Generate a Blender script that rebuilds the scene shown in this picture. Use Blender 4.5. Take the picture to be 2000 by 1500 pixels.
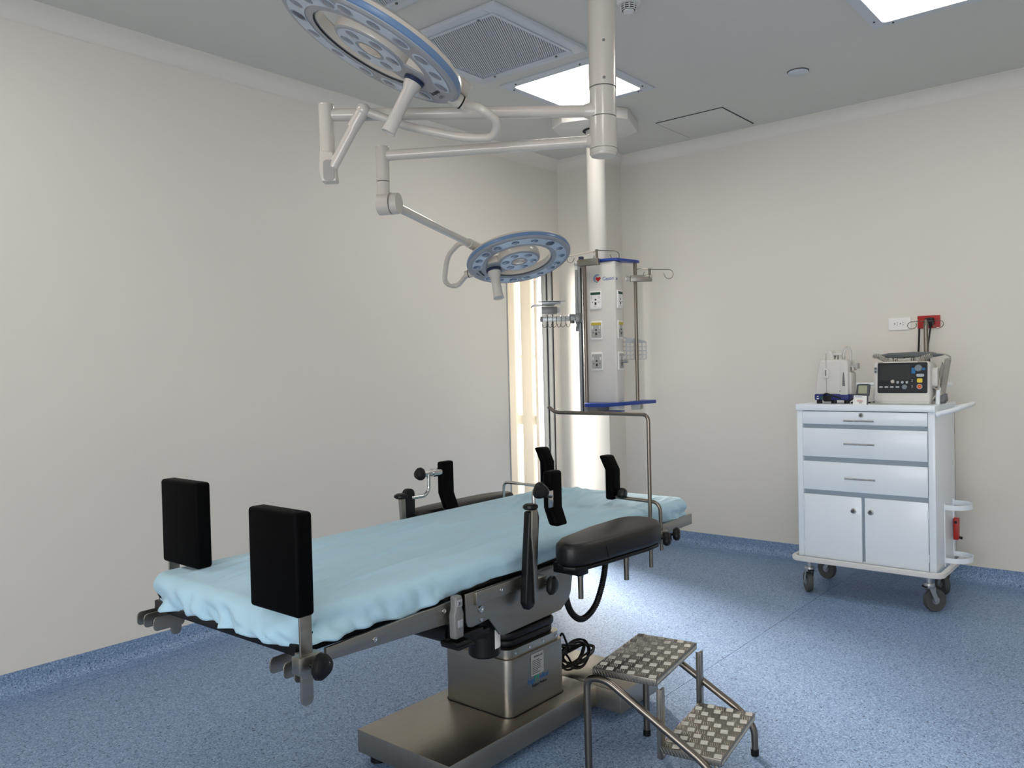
import bpy, bmesh, math, random
from mathutils import Vector, Matrix, noise
random.seed(7)
PI = math.pi
for o in list(bpy.data.objects): bpy.data.objects.remove(o)
C = bpy.context.scene.collection
SC = bpy.context.scene

# ---------------------------------------------------------------- camera
cd = bpy.data.cameras.new('camera'); cam = bpy.data.objects.new('camera', cd); C.objects.link(cam)
yaw, pitch, roll, FPX = 0.697399, 0.019861, 0.023267, 1593.18
f = Vector((math.cos(yaw)*math.cos(pitch), math.sin(yaw)*math.cos(pitch), -math.sin(pitch)))
r = Vector((math.sin(yaw), -math.cos(yaw), 0)); d = f.cross(r)
r2 = r*math.cos(roll) + d*math.sin(roll); d2 = d*math.cos(roll) - r*math.sin(roll)
cam.matrix_world = Matrix(((r2.x, -d2.x, -f.x, 0), (r2.y, -d2.y, -f.y, 0), (r2.z, -d2.z, -f.z, 1.4), (0, 0, 0, 1)))
cd.sensor_width = 36; cd.sensor_fit = 'HORIZONTAL'; cd.lens = 36*FPX/2000; cd.clip_start = 0.05
SC.camera = cam
# ---------------------------------------------------------------- world, lights, exposure
SC.view_settings.view_transform = 'Standard'; SC.view_settings.look = 'None'
SC.view_settings.exposure = 0.24; SC.view_settings.gamma = 1.0; SC.view_settings.use_curve_mapping = False
w = bpy.data.worlds.new('world'); SC.world = w; w.use_nodes = True
w.node_tree.nodes['Background'].inputs[0].default_value = (0.75, 0.85, 1, 1)
w.node_tree.nodes['Background'].inputs[1].default_value = 0.3
def area(name, loc, target, sx, sy, power, col, spread=180):
    l = bpy.data.lights.new(name, 'AREA'); l.shape = 'RECTANGLE'; l.size = sx; l.size_y = sy
    l.energy = power; l.color = col; l.spread = math.radians(spread)
    o = bpy.data.objects.new(name, l); C.objects.link(o); o.location = loc
    o.rotation_euler = (Vector(target)-Vector(loc)).to_track_quat('-Z', 'Y').to_euler()
    return o
PANEL_E = 9.0        # emission of the ceiling light diffusers
FILL_E = 4.9        # glow of the unseen window added behind the camera as fill
area('daylight_corridor', (6.20, 6.05, 1.95), (3.55, 1.85, 0.0), .75, 1.3, 102, (1.0, 0.93, 0.84), 60)
area('daylight_corridor_side', (3.70, 4.60, 1.3), (5.25, 3.80, 1.2), .6, 2.2, 15, (1.0, 0.97, 0.92), 50)

# ---------------------------------------------------------------- materials
def srgb(r_, g_, b_):
    return tuple(((c/255)/12.92 if c/255 <= .04045 else ((c/255+.055)/1.055)**2.4) for c in (r_, g_, b_))
def mat(name, col, rough=.5, metal=0, bump=0, bscale=200, vary=0, vscale=3, trans=0, coat=0, emit=None, es=0, aniso=None, spec=None, sheen=0):
    m = bpy.data.materials.new(name); m.use_nodes = True; N = m.node_tree.nodes; L = m.node_tree.links
    b = N['Principled BSDF']; b.inputs['Base Color'].default_value = (*col, 1)
    b.inputs['Roughness'].default_value = rough; b.inputs['Metallic'].default_value = metal
    b.inputs['Coat Weight'].default_value = coat; b.inputs['Transmission Weight'].default_value = trans
    if spec is not None: b.inputs['Specular IOR Level'].default_value = spec
    if sheen: b.inputs['Sheen Weight'].default_value = sheen
    if emit: b.inputs['Emission Color'].default_value = (*emit, 1); b.inputs['Emission Strength'].default_value = es
    tc = N.new('ShaderNodeTexCoord')
    src = tc.outputs['Object']
    if aniso:
        mp = N.new('ShaderNodeMapping'); mp.inputs['Scale'].default_value = aniso; L.new(src, mp.inputs[0]); src = mp.outputs[0]
    n = N.new('ShaderNodeTexNoise'); n.inputs['Scale'].default_value = vscale; n.inputs['Detail'].default_value = 4; L.new(src, n.inputs['Vector'])
    mx = N.new('ShaderNodeMix'); mx.data_type = 'RGBA'
    mx.inputs[6].default_value = (*[c*(1-vary) for c in col], 1); mx.inputs[7].default_value = (*[min(1, c*(1+vary)) for c in col], 1)
    L.new(n.outputs['Fac'], mx.inputs[0]); L.new(mx.outputs[2], b.inputs['Base Color'])
    if bump:
        n2 = N.new('ShaderNodeTexNoise'); n2.inputs['Scale'].default_value = bscale; n2.inputs['Detail'].default_value = 3; L.new(src, n2.inputs['Vector'])
        bp = N.new('ShaderNodeBump'); bp.inputs['Strength'].default_value = bump; bp.inputs['Distance'].default_value = .002
        L.new(n2.outputs['Fac'], bp.inputs['Height']); L.new(bp.outputs[0], b.inputs['Normal'])
    return m
M = {}
M['wall'] = mat('wall_paint', srgb(230, 225, 215), .55, bump=.12, bscale=120, vary=.01, vscale=1.2)
M['ceil'] = mat('ceiling_paint', srgb(208, 207, 200), .6, bump=.08, bscale=150, vary=.01)
M['cream'] = mat('cream_panel', srgb(228, 222, 210), .5, vary=.02)
M['alu'] = mat('aluminium', srgb(178, 182, 184), .38, .75, vary=.05, aniso=(40, 40, 2))
M['aludark'] = mat('grey_aluminium', srgb(120, 122, 122), .4, .7, vary=.06)
M['gap'] = mat('dark_gap', srgb(40, 42, 44), .8)
M['enamel'] = mat('lamp_enamel', srgb(196, 189, 179), .28, vary=.01, coat=.4)
M['enamel_joint'] = mat('joint_line', srgb(90, 88, 84), .6)
M['face'] = mat('lamp_face_plastic', srgb(150, 152, 156), .45, vary=.02)
M['jointcap'] = mat('joint_cap_plastic', srgb(150, 146, 142), .45)
M['lens'] = mat('led_window', srgb(176, 188, 202), .35, vary=.08, vscale=30, coat=.15)
M['led'] = mat('led_lens', srgb(96, 110, 130), .22, vary=.15, vscale=60, coat=.2)
M['blueband'] = mat('blue_band', srgb(98, 126, 162), .3, vary=.02)
M['navy'] = mat('navy_ring', srgb(30, 44, 74), .4)
M['handle'] = mat('handle_plastic', srgb(198, 192, 184), .35, vary=.02)
M['warm'] = mat('camera_glass', srgb(190, 176, 158), .06, coat=1, vary=.2, vscale=30)
M['white'] = mat('white_plastic', srgb(225, 225, 222), .4, vary=.01)
M['column'] = mat('pendant_white', srgb(222, 219, 212), .3, vary=.01, coat=.2)
M['cart'] = mat('cart_enamel', srgb(238, 246, 252), .35, vary=.01, coat=.2)
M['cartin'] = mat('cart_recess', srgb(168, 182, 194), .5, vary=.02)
M['steel'] = mat('brushed_steel', srgb(150, 146, 138), .34, .95, bump=.15, bscale=60, vary=.12, vscale=5, aniso=(1, 1, 14))
M['steel_top'] = mat('brushed_steel_base', srgb(166, 160, 148), .3, .95, bump=.08, bscale=50, vary=.10, vscale=4, aniso=(3, 20, 3))
M['steeltube'] = mat('steel_tube', srgb(128, 121, 112), .3, 1, vary=.06, vscale=20)
M['chrome'] = mat('chrome', srgb(205, 205, 203), .14, 1, vary=.03)
M['black'] = mat('black_foam_leather', srgb(2, 2, 3), .6, bump=.12, bscale=400, vary=.15, vscale=20, spec=.06)
M['leather'] = mat('arm_board_leather', srgb(14, 14, 14), .42, spec=.4, bump=.1, bscale=500, vary=.12, vscale=8)
M['bkplastic'] = mat('black_plastic', srgb(9, 10, 12), .4, vary=.1, spec=.3)
M['rubber'] = mat('black_rubber', srgb(8, 8, 9), .42, vary=.1, spec=.35)
M['wheel'] = mat('grey_rubber', srgb(74, 78, 76), .6, vary=.1)
M['cloth'] = mat('blue_cloth', srgb(168, 203, 219), .85, bump=.9, bscale=9, vary=.04, vscale=6, sheen=.15, aniso=(.7, 2.6, 1))
M['blue'] = mat('royal_blue', srgb(22, 62, 150), .35, vary=.03)
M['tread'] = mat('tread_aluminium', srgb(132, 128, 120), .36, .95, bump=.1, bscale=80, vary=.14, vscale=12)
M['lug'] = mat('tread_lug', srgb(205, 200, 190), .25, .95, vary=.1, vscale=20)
M['red'] = mat('red_plastic', srgb(176, 34, 30), .4, vary=.03)
M['outlet'] = mat('outlet_white', srgb(246, 244, 240), .35, vary=.01)
M['greyplate'] = mat('grey_faceplate', srgb(176, 176, 172), .4, vary=.03)
M['handset'] = mat('handset_grey', srgb(112, 114, 112), .45, vary=.03)
M['green'] = mat('green_label', srgb(20, 74, 52), .5); M['yellow'] = mat('yellow_label', srgb(200, 178, 60), .5)
M['ink'] = mat('black_ink', srgb(26, 26, 28), .6); M['greyink'] = mat('grey_ink', srgb(110, 112, 114), .6)
M['blueink'] = mat('blue_ink', srgb(40, 110, 170), .5); M['tealink'] = mat('teal_ink', srgb(60, 160, 140), .5); M['redink'] = mat('red_ink', srgb(196, 30, 34), .5)
M['paper'] = mat('white_paper', srgb(240, 240, 236), .6)
M['basket'] = mat('grey_basket', srgb(186, 190, 190), .4, vary=.02)
M['monitor'] = mat('monitor_case', srgb(214, 212, 206), .4, vary=.01); M['monface'] = mat('monitor_face', srgb(30, 32, 38), .3)
M['screen'] = mat('screen_glass', srgb(46, 50, 52), .12, coat=1); M['cable'] = mat('grey_cable', srgb(168, 164, 154), .45)
M['paddle'] = mat('paddle_grey', srgb(96, 100, 102), .4); M['knobgrey'] = mat('knob_grey', srgb(130, 140, 148), .3)
M['button'] = mat('button_grey', srgb(182, 188, 192), .4); M['yellowb'] = mat('yellow_button', srgb(236, 208, 70), .4); M['orange'] = mat('orange_button', srgb(214, 104, 36), .4)
M['lcd'] = mat('lcd', srgb(150, 156, 128), .2); M['meter'] = mat('meter_case', srgb(74, 78, 84), .4)
M['suction'] = mat('device_grey_white', srgb(214, 212, 206), .4, vary=.01); M['navyplastic'] = mat('navy_plastic', srgb(20, 34, 110), .35)
M['clear'] = mat('clear_tube', srgb(236, 236, 232), .15, trans=.6)
M['diffuser'] = mat('light_diffuser', srgb(255, 250, 242), .4, emit=(1, .935, .86), es=PANEL_E)
M['daylit'] = mat('daylit_glass', srgb(255, 252, 240), .3, emit=(1, .98, .9), es=1.3)  # emission standing in for sun stripes on the corridor wall
M['daylight_pane'] = mat('frosted_daylight_pane', srgb(250, 252, 255), .4, emit=(.98, .985, 1), es=FILL_E)  # glow of the added, unseen fill window
def floor_mat():
    m = bpy.data.materials.new('speckled_vinyl'); m.use_nodes = True; N = m.node_tree.nodes; L = m.node_tree.links
    b = N['Principled BSDF']; b.inputs['Roughness'].default_value = .42; b.inputs['Specular IOR Level'].default_value = .45
    tc = N.new('ShaderNodeTexCoord'); cur = None
    base = srgb(122, 149, 184)
    def layer(prev, scale, lo, hi, col, seed):
        mp = N.new('ShaderNodeMapping'); mp.inputs['Location'].default_value = (seed, seed*2, seed*3); L.new(tc.outputs['Object'], mp.inputs[0])
        n = N.new('ShaderNodeTexNoise'); n.inputs['Scale'].default_value = scale; n.inputs['Detail'].default_value = 1.5; L.new(mp.outputs[0], n.inputs['Vector'])
        rmp = N.new('ShaderNodeMapRange'); rmp.inputs['From Min'].default_value = lo; rmp.inputs['From Max'].default_value = hi; L.new(n.outputs['Fac'], rmp.inputs['Value'])
        mx = N.new('ShaderNodeMix'); mx.data_type = 'RGBA'; L.new(rmp.outputs[0], mx.inputs[0])
        if isinstance(prev, tuple): mx.inputs[6].default_value = (*prev, 1)
        else: L.new(prev, mx.inputs[6])
        mx.inputs[7].default_value = (*col, 1); return mx.outputs[2]
    c = layer(base, 1.1, .35, .75, srgb(131, 158, 193), 0)
    c = layer(c, 130, .52, .60, srgb(156, 180, 210), 3)
    c = layer(c, 170, .55, .62, srgb(88, 112, 152), 9)
    c = layer(c, 95, .66, .70, srgb(52, 66, 92), 17)
    c = layer(c, 150, .70, .74, srgb(205, 216, 228), 29)
    L.new(c, b.inputs['Base Color'])
    n2 = N.new('ShaderNodeTexNoise'); n2.inputs['Scale'].default_value = 60; L.new(tc.outputs['Object'], n2.inputs['Vector'])
    bp = N.new('ShaderNodeBump'); bp.inputs['Strength'].default_value = .06; bp.inputs['Distance'].default_value = .002
    L.new(n2.outputs['Fac'], bp.inputs['Height']); L.new(bp.outputs[0], b.inputs['Normal'])
    return m
M['floor'] = floor_mat()

# ---------------------------------------------------------------- mesh helpers
WL = {}
def frame(o, x, y=None, z=None):
    o = Vector(o); x = Vector(x).normalized()
    if z is not None: z = Vector(z).normalized(); y = z.cross(x).normalized(); x = y.cross(z)
    else: y = Vector(y).normalized(); z = x.cross(y).normalized(); y = z.cross(x)
    return Matrix(((x.x, y.x, z.x, o.x), (x.y, y.y, z.y, o.y), (x.z, y.z, z.z, o.z), (0, 0, 0, 1)))
def rotz(o, a): return Matrix.Translation(Vector(o)) @ Matrix.Rotation(a, 4, 'Z')
def fillet(pts, rad, n=6):
    P = [Vector(p) for p in pts]
    if rad <= 0 or len(P) < 3: return P
    out = [P[0]]
    for i in range(1, len(P)-1):
        a, b, c = P[i-1], P[i], P[i+1]
        l = min(rad, (a-b).length*.48, (c-b).length*.48)
        s = b+(a-b).normalized()*l; e = b+(c-b).normalized()*l
        for k in range(n+1):
            t = k/n; out.append(s*(1-t)**2 + b*2*t*(1-t) + e*t*t)
    out.append(P[-1]); return out
class MB:
    def __init__(s, X=None): s.bm = bmesh.new(); s.X = X or Matrix.Identity(4)
    def _add(s, t, Mx=None):
        if Mx is not None: t.transform(Mx)
        t.transform(s.X)
        m = bpy.data.meshes.new('t'); t.to_mesh(m); t.free(); s.bm.from_mesh(m); bpy.data.meshes.remove(m); return s
    def box(s, c, size, bev=0, R=None, seg=2):
        t = bmesh.new(); bmesh.ops.create_cube(t, size=1); bmesh.ops.scale(t, vec=size, verts=t.verts)
        if bev: bmesh.ops.bevel(t, geom=t.edges[:], offset=bev, segments=seg, affect='EDGES', profile=.5)
        return s._add(t, Matrix.Translation(Vector(c)) @ (R.to_4x4() if R else Matrix.Identity(4)))
    def bb(s, a, b, bev=0, seg=2):
        return s.box([(a[i]+b[i])/2 for i in range(3)], [abs(b[i]-a[i]) for i in range(3)], bev, seg=seg)
    def tube(s, pts, rr, seg=12, rad=0, caps=True, closed=False, n=6):
        P = fillet(pts, rad, n); t = bmesh.new(); rings = []
        N = len(P); up = None
        for i, p in enumerate(P):
            if closed: T = (P[(i+1) % N]-P[i-1]).normalized()
            else: T = (P[min(i+1, N-1)]-P[max(i-1, 0)]).normalized()
            if up is None:
                up = Vector((0, 0, 1)) if abs(T.z) < .9 else Vector((1, 0, 0))
            up = (up - T*up.dot(T)).normalized(); sd = T.cross(up)
            ra = rr[i] if isinstance(rr, (list, tuple)) else rr
            rings.append([t.verts.new(p+(up*math.cos(2*PI*k/seg)+sd*math.sin(2*PI*k/seg))*ra) for k in range(seg)])
        for i in range(N if closed else N-1):
            a, b = rings[i], rings[(i+1) % N]
            for k in range(seg): t.faces.new((a[k], a[(k+1) % seg], b[(k+1) % seg], b[k]))
        if caps and not closed: t.faces.new(rings[0][::-1]); t.faces.new(rings[-1])
        bmesh.ops.recalc_face_normals(t, faces=t.faces[:])
        return s._add(t)
    def cyl(s, a, b, r0, r1=None, seg=24): return s.tube([a, b], [r0, r1 if r1 is not None else r0], seg)
    def lathe(s, prof, Mx=None, seg=32, a0=0, a1=2*PI, closedprof=False):
        t = bmesh.new(); full = abs(a1-a0-2*PI) < 1e-6; n = seg if full else seg+1; R = []
        for k in range(n):
            a = a0+(a1-a0)*k/seg
            R.append([t.verts.new((q[0]*math.cos(a), q[0]*math.sin(a), q[1])) for q in prof])
        m = len(prof)
        for k in range(seg):
            A, B = R[k], R[(k+1) % n]
            for j in range(m if closedprof else m-1):
                jj = (j+1) % m; t.faces.new((A[j], B[j], B[jj], A[jj]))
        if closedprof and not full: t.faces.new(R[0]); t.faces.new(R[-1][::-1])
        bmesh.ops.remove_doubles(t, verts=t.verts[:], dist=1e-6); bmesh.ops.recalc_face_normals(t, faces=t.faces[:])
        return s._add(t, Mx)
    def prism(s, poly, h0, h1, Mx=None, bev=0):
        t = bmesh.new(); a = [t.verts.new((p[0], p[1], h0)) for p in poly]; b = [t.verts.new((p[0], p[1], h1)) for p in poly]
        n = len(poly); t.faces.new(a[::-1]); t.faces.new(b)
        for i in range(n): t.faces.new((a[i], a[(i+1) % n], b[(i+1) % n], b[i]))
        bmesh.ops.recalc_face_normals(t, faces=t.faces[:])
        if bev: bmesh.ops.bevel(t, geom=[e for e in t.edges if e.calc_face_angle(0) > .5], offset=bev, segments=3, affect='EDGES', profile=.5)
        return s._add(t, Mx)
    def ball(s, c, sx, sy=None, sz=None, R=None, seg=20):
        t = bmesh.new(); bmesh.ops.create_uvsphere(t, u_segments=seg, v_segments=seg//2, radius=1)
        bmesh.ops.scale(t, vec=(sx, sy or sx, sz or sx), verts=t.verts)
        return s._add(t, Matrix.Translation(Vector(c)) @ (R.to_4x4() if R else Matrix.Identity(4)))
    def build(s, name, m, parent=None, ang=40, label=None, origin=None):
        me = bpy.data.meshes.new(name)
        if parent is not None: org = WL[parent.name]
        elif origin is not None: org = Vector(origin)
        else:
            vs = [v.co for v in s.bm.verts]; org = Vector(((min(v.x for v in vs)+max(v.x for v in vs))/2, (min(v.y for v in vs)+max(v.y for v in vs))/2, min(v.z for v in vs)))
        s.bm.transform(Matrix.Translation(-org)); s.bm.to_mesh(me); s.bm.free()
        me.polygons.foreach_set('use_smooth', [True]*len(me.polygons)); me.set_sharp_from_angle(angle=math.radians(ang))
        me.materials.append(m if not isinstance(m, str) else M[m])
        o = bpy.data.objects.new(name, me); C.objects.link(o); WL[o.name] = org
        if parent is not None: o.parent = parent; o.location = (0, 0, 0)
        else: o.location = org
        if label: o['label'] = label
        return o
def rrect(w_, h_, r_, n=5, cx=0, cy=0):
    out = []
    for sx, sy, a in ((1, 1, 0), (-1, 1, 90), (-1, -1, 180), (1, -1, 270)):
        for k in range(n+1):
            t = math.radians(a+90*k/n); out.append((cx+sx*(w_/2-r_)+r_*math.cos(t), cy+sy*(h_/2-r_)+r_*math.sin(t)))
    return out
def thing(name, label, cat, loc, group=None):
    o = bpy.data.objects.new(name, None); C.objects.link(o); o.location = loc; WL[o.name] = Vector(loc); o.empty_display_size = .1
    return tag(o, label, cat, group)
def tag(o, label, cat, group=None):
    o['label'] = label; o['category'] = cat
    if group: o['group'] = group
    return o
def struct(mb, name, m, label=None, cat=None):
    o = mb.build(name, m); o['kind'] = 'structure'
    if label: o['label'] = label
    if cat: o['category'] = cat
    return o
def text(s, size, Mx, m, name, parent, depth=.0004, squeeze=1):
    cu = bpy.data.curves.new('t', 'FONT'); cu.body = s; cu.size = size; cu.extrude = depth; cu.align_x = 'CENTER'; cu.align_y = 'CENTER'; cu.resolution_u = 2
    to = bpy.data.objects.new('t', cu); C.objects.link(to); bpy.context.view_layer.update()
    me = bpy.data.meshes.new_from_object(to.evaluated_get(bpy.context.evaluated_depsgraph_get()))
    bpy.data.objects.remove(to); bpy.data.curves.remove(cu)
    mb = MB(Mx @ Matrix.Diagonal((squeeze, 1, 1, 1))); t = bmesh.new(); t.from_mesh(me); bpy.data.meshes.remove(me); mb._add(t)
    return mb.build(name, m, parent)
def scribble(mb, x0, y0, x1, y1, rows, h, z=.0004, Mx=None, seed=1):   # rows of tiny unreadable print
    rnd = random.Random(seed)
    for k in range(rows):
        y = y1-(y1-y0)*(k+.5)/rows; x = x0
        end = x0+(x1-x0)*rnd.uniform(.55, 1)
        while x < end:
            l = rnd.uniform(.4, 1.3)*h*1.6; l = min(l, end-x)
            t = bmesh.new(); bmesh.ops.create_cube(t, size=1); bmesh.ops.scale(t, vec=(l*.8, h, z), verts=t.verts)
            mb._add(t, (Mx or Matrix.Identity(4)) @ Matrix.Translation((x+l/2, y, z/2))); x += l*1.1

# ================================================================ ROOM
YW, XW, ZC = 4.034, 5.70, 3.08
X0, Y0 = -1.6, -2.0
OX0, OX1, OZ = 4.772, 5.315, 2.20          # doorway in the left wall
PX, PY = 5.458, 3.572                      # boxed corner
b = MB(); b.bb((X0-.2, Y0-.2, -.12), (7.4, 7.0, -.006)); fl = struct(b, 'floor', 'floor', 'blue speckled vinyl floor in welded sheets')
seams = [-.64, 1.72, 3.915]
ys = [Y0]+seams+[7.0]
for a_, b_ in zip(ys[:-1], ys[1:]):
    q = MB(); q.bb((X0, a_+.0012, -.006), (7.4, b_-.0012, 0)); q.build('vinyl_sheet', 'floor', fl)
b = MB(); b.bb((X0-.2, Y0-.2, ZC), (7.4, 7.0, ZC+.15)); struct(b, 'ceiling', 'ceil', 'flat pale grey painted ceiling')
b = MB(); b.bb((X0-.2, YW, 0), (OX0, YW+.04, ZC)); b.bb((OX0, YW, OZ), (OX1, YW+.04, ZC)); b.bb((OX1, YW, 0), (XW+.2, YW+.04, ZC)); struct(b, 'wall_left', 'wall', 'long plain off-white wall behind the operating table')
b = MB(); b.bb((XW, Y0-.2, 0), (XW+.16, YW, ZC)); struct(b, 'wall_right', 'wall', 'off-white wall behind the drawer cart')
b = MB(); b.bb((PX, PY, 0), (XW, YW, ZC)); struct(b, 'wall_corner', 'wall', 'boxed-out column in the far corner behind the ceiling pendant')
WY0, WY1, WZ0, WZ1 = -1.5, 1.7, .50, 2.15       # window added unseen behind the camera as fill light
b = MB(); b.bb((X0-.2, Y0-.2, 0), (X0, WY0, ZC)); b.bb((X0-.2, WY1, 0), (X0, YW, ZC)); b.bb((X0-.2, WY0, 0), (X0, WY1, WZ0)); b.bb((X0-.2, WY0, WZ1), (X0, WY1, ZC)); struct(b, 'wall_back', 'wall')
b = MB(); b.bb((X0-.10, WY0, WZ0), (X0-.04, WY1, WZ0+.05)); b.bb((X0-.10, WY0, WZ1-.05), (X0-.04, WY1, WZ1)); b.bb((X0-.10, WY0, WZ0), (X0-.04, WY0+.05, WZ1)); b.bb((X0-.10, WY1-.05, WZ0), (X0-.04, WY1, WZ1)); b.bb((X0-.10, .07, WZ0), (X0-.04, .13, WZ1)); wb = struct(b, 'window_2', 'alu')
for ya_, yb_ in ((WY0+.05, .07), (.13, WY1-.05)):
    b = MB(); b.bb((X0-.085, ya_, WZ0+.05), (X0-.075, yb_, WZ1-.05)); b.build('pane', 'daylight_pane', wb)
b = MB(); b.bb((X0, Y0-.2, 0), (XW, Y0, ZC)); struct(b, 'wall_front', 'wall')
# ceiling coves (concave trim between wall and ceiling)
def cove_prof(h, w_, n=7):
    # (distance from wall, z from ceiling down)
    out = [(0, 0), (0, -h)]
    for k in range(n+1):
        t = k/n*PI/2; out.append((w_*(1-math.cos(t))*1.0+.003, -h*(1-math.sin(t))-.003))
    out.append((w_+.003, 0)); return out
pc = cove_prof(.078, .085)
b = MB(frame((0, YW, ZC), (0, -1, 0), (0, 0, 1))); b.prism(pc, -XW, -X0); o = struct(b, 'trim_1', 'wall', 'concave cove strip between left wall and ceiling')
b = MB(frame((XW, 0, ZC), (-1, 0, 0), (0, 0, 1))); b.prism(pc, Y0, YW); struct(b, 'trim_2', 'wall', 'concave cove strip between right wall and ceiling')
b = MB(frame((PX, 0, ZC), (-1, 0, 0), (0, 0, 1))); b.prism(pc, PY, YW)
b.X = frame((0, PY, ZC), (0, -1, 0), (0, 0, 1)); b.prism(pc, -XW, -PX); struct(b, 'trim_3', 'wall', 'cove strip above the boxed corner')
# coved vinyl skirting
def base_prof(h=.1, w_=.05, n=7):
    out = [(0, 0), (0, h), (.003, h)]
    for k in range(n+1):
        t = k/n*PI/2; out.append((.003+w_*(1-math.cos(t)), .003+w_*(1-math.sin(t))))
    out.append((w_+.06, .002)); out.append((w_+.06, 0)); return out
pb = base_prof()
b = MB(frame((0, YW, 0), (0, -1, 0), (0, 0, 1))); b.prism(pb, -OX0, -X0); b.prism(pb, -PX, -OX1); struct(b, 'baseboard_left', 'floor', 'blue vinyl coved skirting along left wall')
b = MB(frame((XW, 0, 0), (-1, 0, 0), (0, 0, 1))); b.prism(pb, Y0, PY); struct(b, 'baseboard_right', 'floor', 'blue vinyl coved skirting along right wall')
b = MB(frame((PX, 0, 0), (-1, 0, 0), (0, 0, 1))); b.prism(pb, PY-.05, YW); b.X = frame((0, PY, 0), (0, -1, 0), (0, 0, 1)); b.prism(pb, -XW, -PX+.05); struct(b, 'baseboard_corner', 'floor')
# doorway: aluminium frame
b = MB(); b.bb((OX1-.122, YW-.012, 0), (OX1-.055, YW+.045, OZ), .003); b.bb((OX1-.05, YW-.02, 0), (OX1+.012, YW+.045, OZ), .003); b.bb((OX1-.058, YW+.0, 0), (OX1-.046, YW+.04, OZ))
b.bb((OX0, YW-.004, OZ-.05), (OX1, YW+.045, OZ), .003); b.bb((OX0-.002, YW-.004, 0), (OX0+.012, YW+.045, OZ), .002)
o = struct(b, 'door_1', 'alu', 'aluminium frame of the bright doorway by the pendant')
b = MB(); b.bb((OX1-.053, YW-.016, 0), (OX1-.048, YW-.010, OZ)); b.bb((OX1+.010, YW-.024, 0), (OX1+.016, YW-.004, OZ)); b.build('seal', 'gap', o)
# corridor beyond
b = MB(); b.bb((3.3, 6.6, 0), (7.4, 6.7, ZC)); struct(b, 'wall_outer', 'cream')
b = MB(); b.bb((3.2, 4.2, 0), (3.3, 6.6, ZC)); struct(b, 'wall_passage', 'cream')
# bright panelled wall seen through the doorway: cream panels, glowing strips between standing in for sun stripes
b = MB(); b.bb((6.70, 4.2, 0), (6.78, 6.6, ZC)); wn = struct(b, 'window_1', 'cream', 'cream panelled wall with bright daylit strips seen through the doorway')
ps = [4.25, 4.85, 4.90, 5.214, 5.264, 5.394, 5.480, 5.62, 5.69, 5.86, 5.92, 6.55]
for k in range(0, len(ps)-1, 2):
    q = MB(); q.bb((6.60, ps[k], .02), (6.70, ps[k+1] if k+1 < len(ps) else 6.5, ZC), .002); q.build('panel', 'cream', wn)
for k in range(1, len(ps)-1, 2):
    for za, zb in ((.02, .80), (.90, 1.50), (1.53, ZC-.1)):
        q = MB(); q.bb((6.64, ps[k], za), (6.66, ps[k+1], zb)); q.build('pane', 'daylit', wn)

# ================================================================ CEILING FITTINGS
def ceiling_light(x0, y0, x1, y1, label):
    cx, cy = (x0+x1)/2, (y0+y1)/2; hx, hy = (x1-x0)/2, (y1-y0)/2
    t = thing('ceiling_light', label, 'light', (cx, cy, ZC), 'square recessed ceiling lights')
    X = rotz((cx, cy, ZC), 0); b = MB(X)
    out = rrect(2*hx, 2*hy, .004, 2); inn = rrect(2*hx-.12, 2*hy-.12, .02, 2)
    t_ = bmesh.new(); A = [t_.verts.new((p[0], p[1], -.008)) for p in out]; B = [t_.verts.new((p[0], p[1], -.012)) for p in inn]
    A2 = [t_.verts.new((p[0], p[1], .0)) for p in out]; B2 = [t_.verts.new((p[0], p[1], -.001)) for p in inn]
    n = len(A)
    for i in range(n):
        j = (i+1) % n
        for q in ((A[i], A[j], B[j], B[i]), (A2[i], A2[j], A[j], A[i]), (B[i], B[j], B2[j], B2[i])): t_.faces.new(q)
    bmesh.ops.recalc_face_normals(t_, faces=t_.faces[:]); b._add(t_); b.build('frame', M['ceilframe'], t, 30)
    b = MB(X); b.prism(rrect(2*hx-.122, 2*hy-.122, .02, 3), -.006, -.002); b.build('diffuser', 'diffuser', t)
    for sx in (-1, 1):
        for sy in (-1, 1):
            for (dx, dy) in ((.03, .10), (.10, .03)):
                b = MB(X); b.cyl((sx*(hx-dx), sy*(hy-dy), -.014), (sx*(hx-dx), sy*(hy-dy), -.009), .005, seg=8); b.build('screw', 'gap', t)
M['ceilframe'] = mat('fitting_frame', srgb(200, 206, 212), .45, vary=.01)
ceiling_light(3.72, 2.50, 4.40, 3.16, 'square recessed ceiling light half hidden behind the thick lamp column')
ceiling_light(3.72, .58, 4.40, 1.24, 'square recessed ceiling light cut off at the top right, over the drawer cart side')
ceiling_light(.55, 2.50, 1.23, 3.16, 'square recessed ceiling light outside the view on the left')  # added out of view to even out the room light
ceiling_light(.55, .30, 1.23, .96, 'square recessed ceiling light outside the view near the camera')  # another unseen light, added for the camera side of the room
ceiling_light(3.72, -1.62, 4.40, -.96, 'square recessed ceiling light outside the view on the right')  # unseen light added to brighten the cart side and right wall
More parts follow.
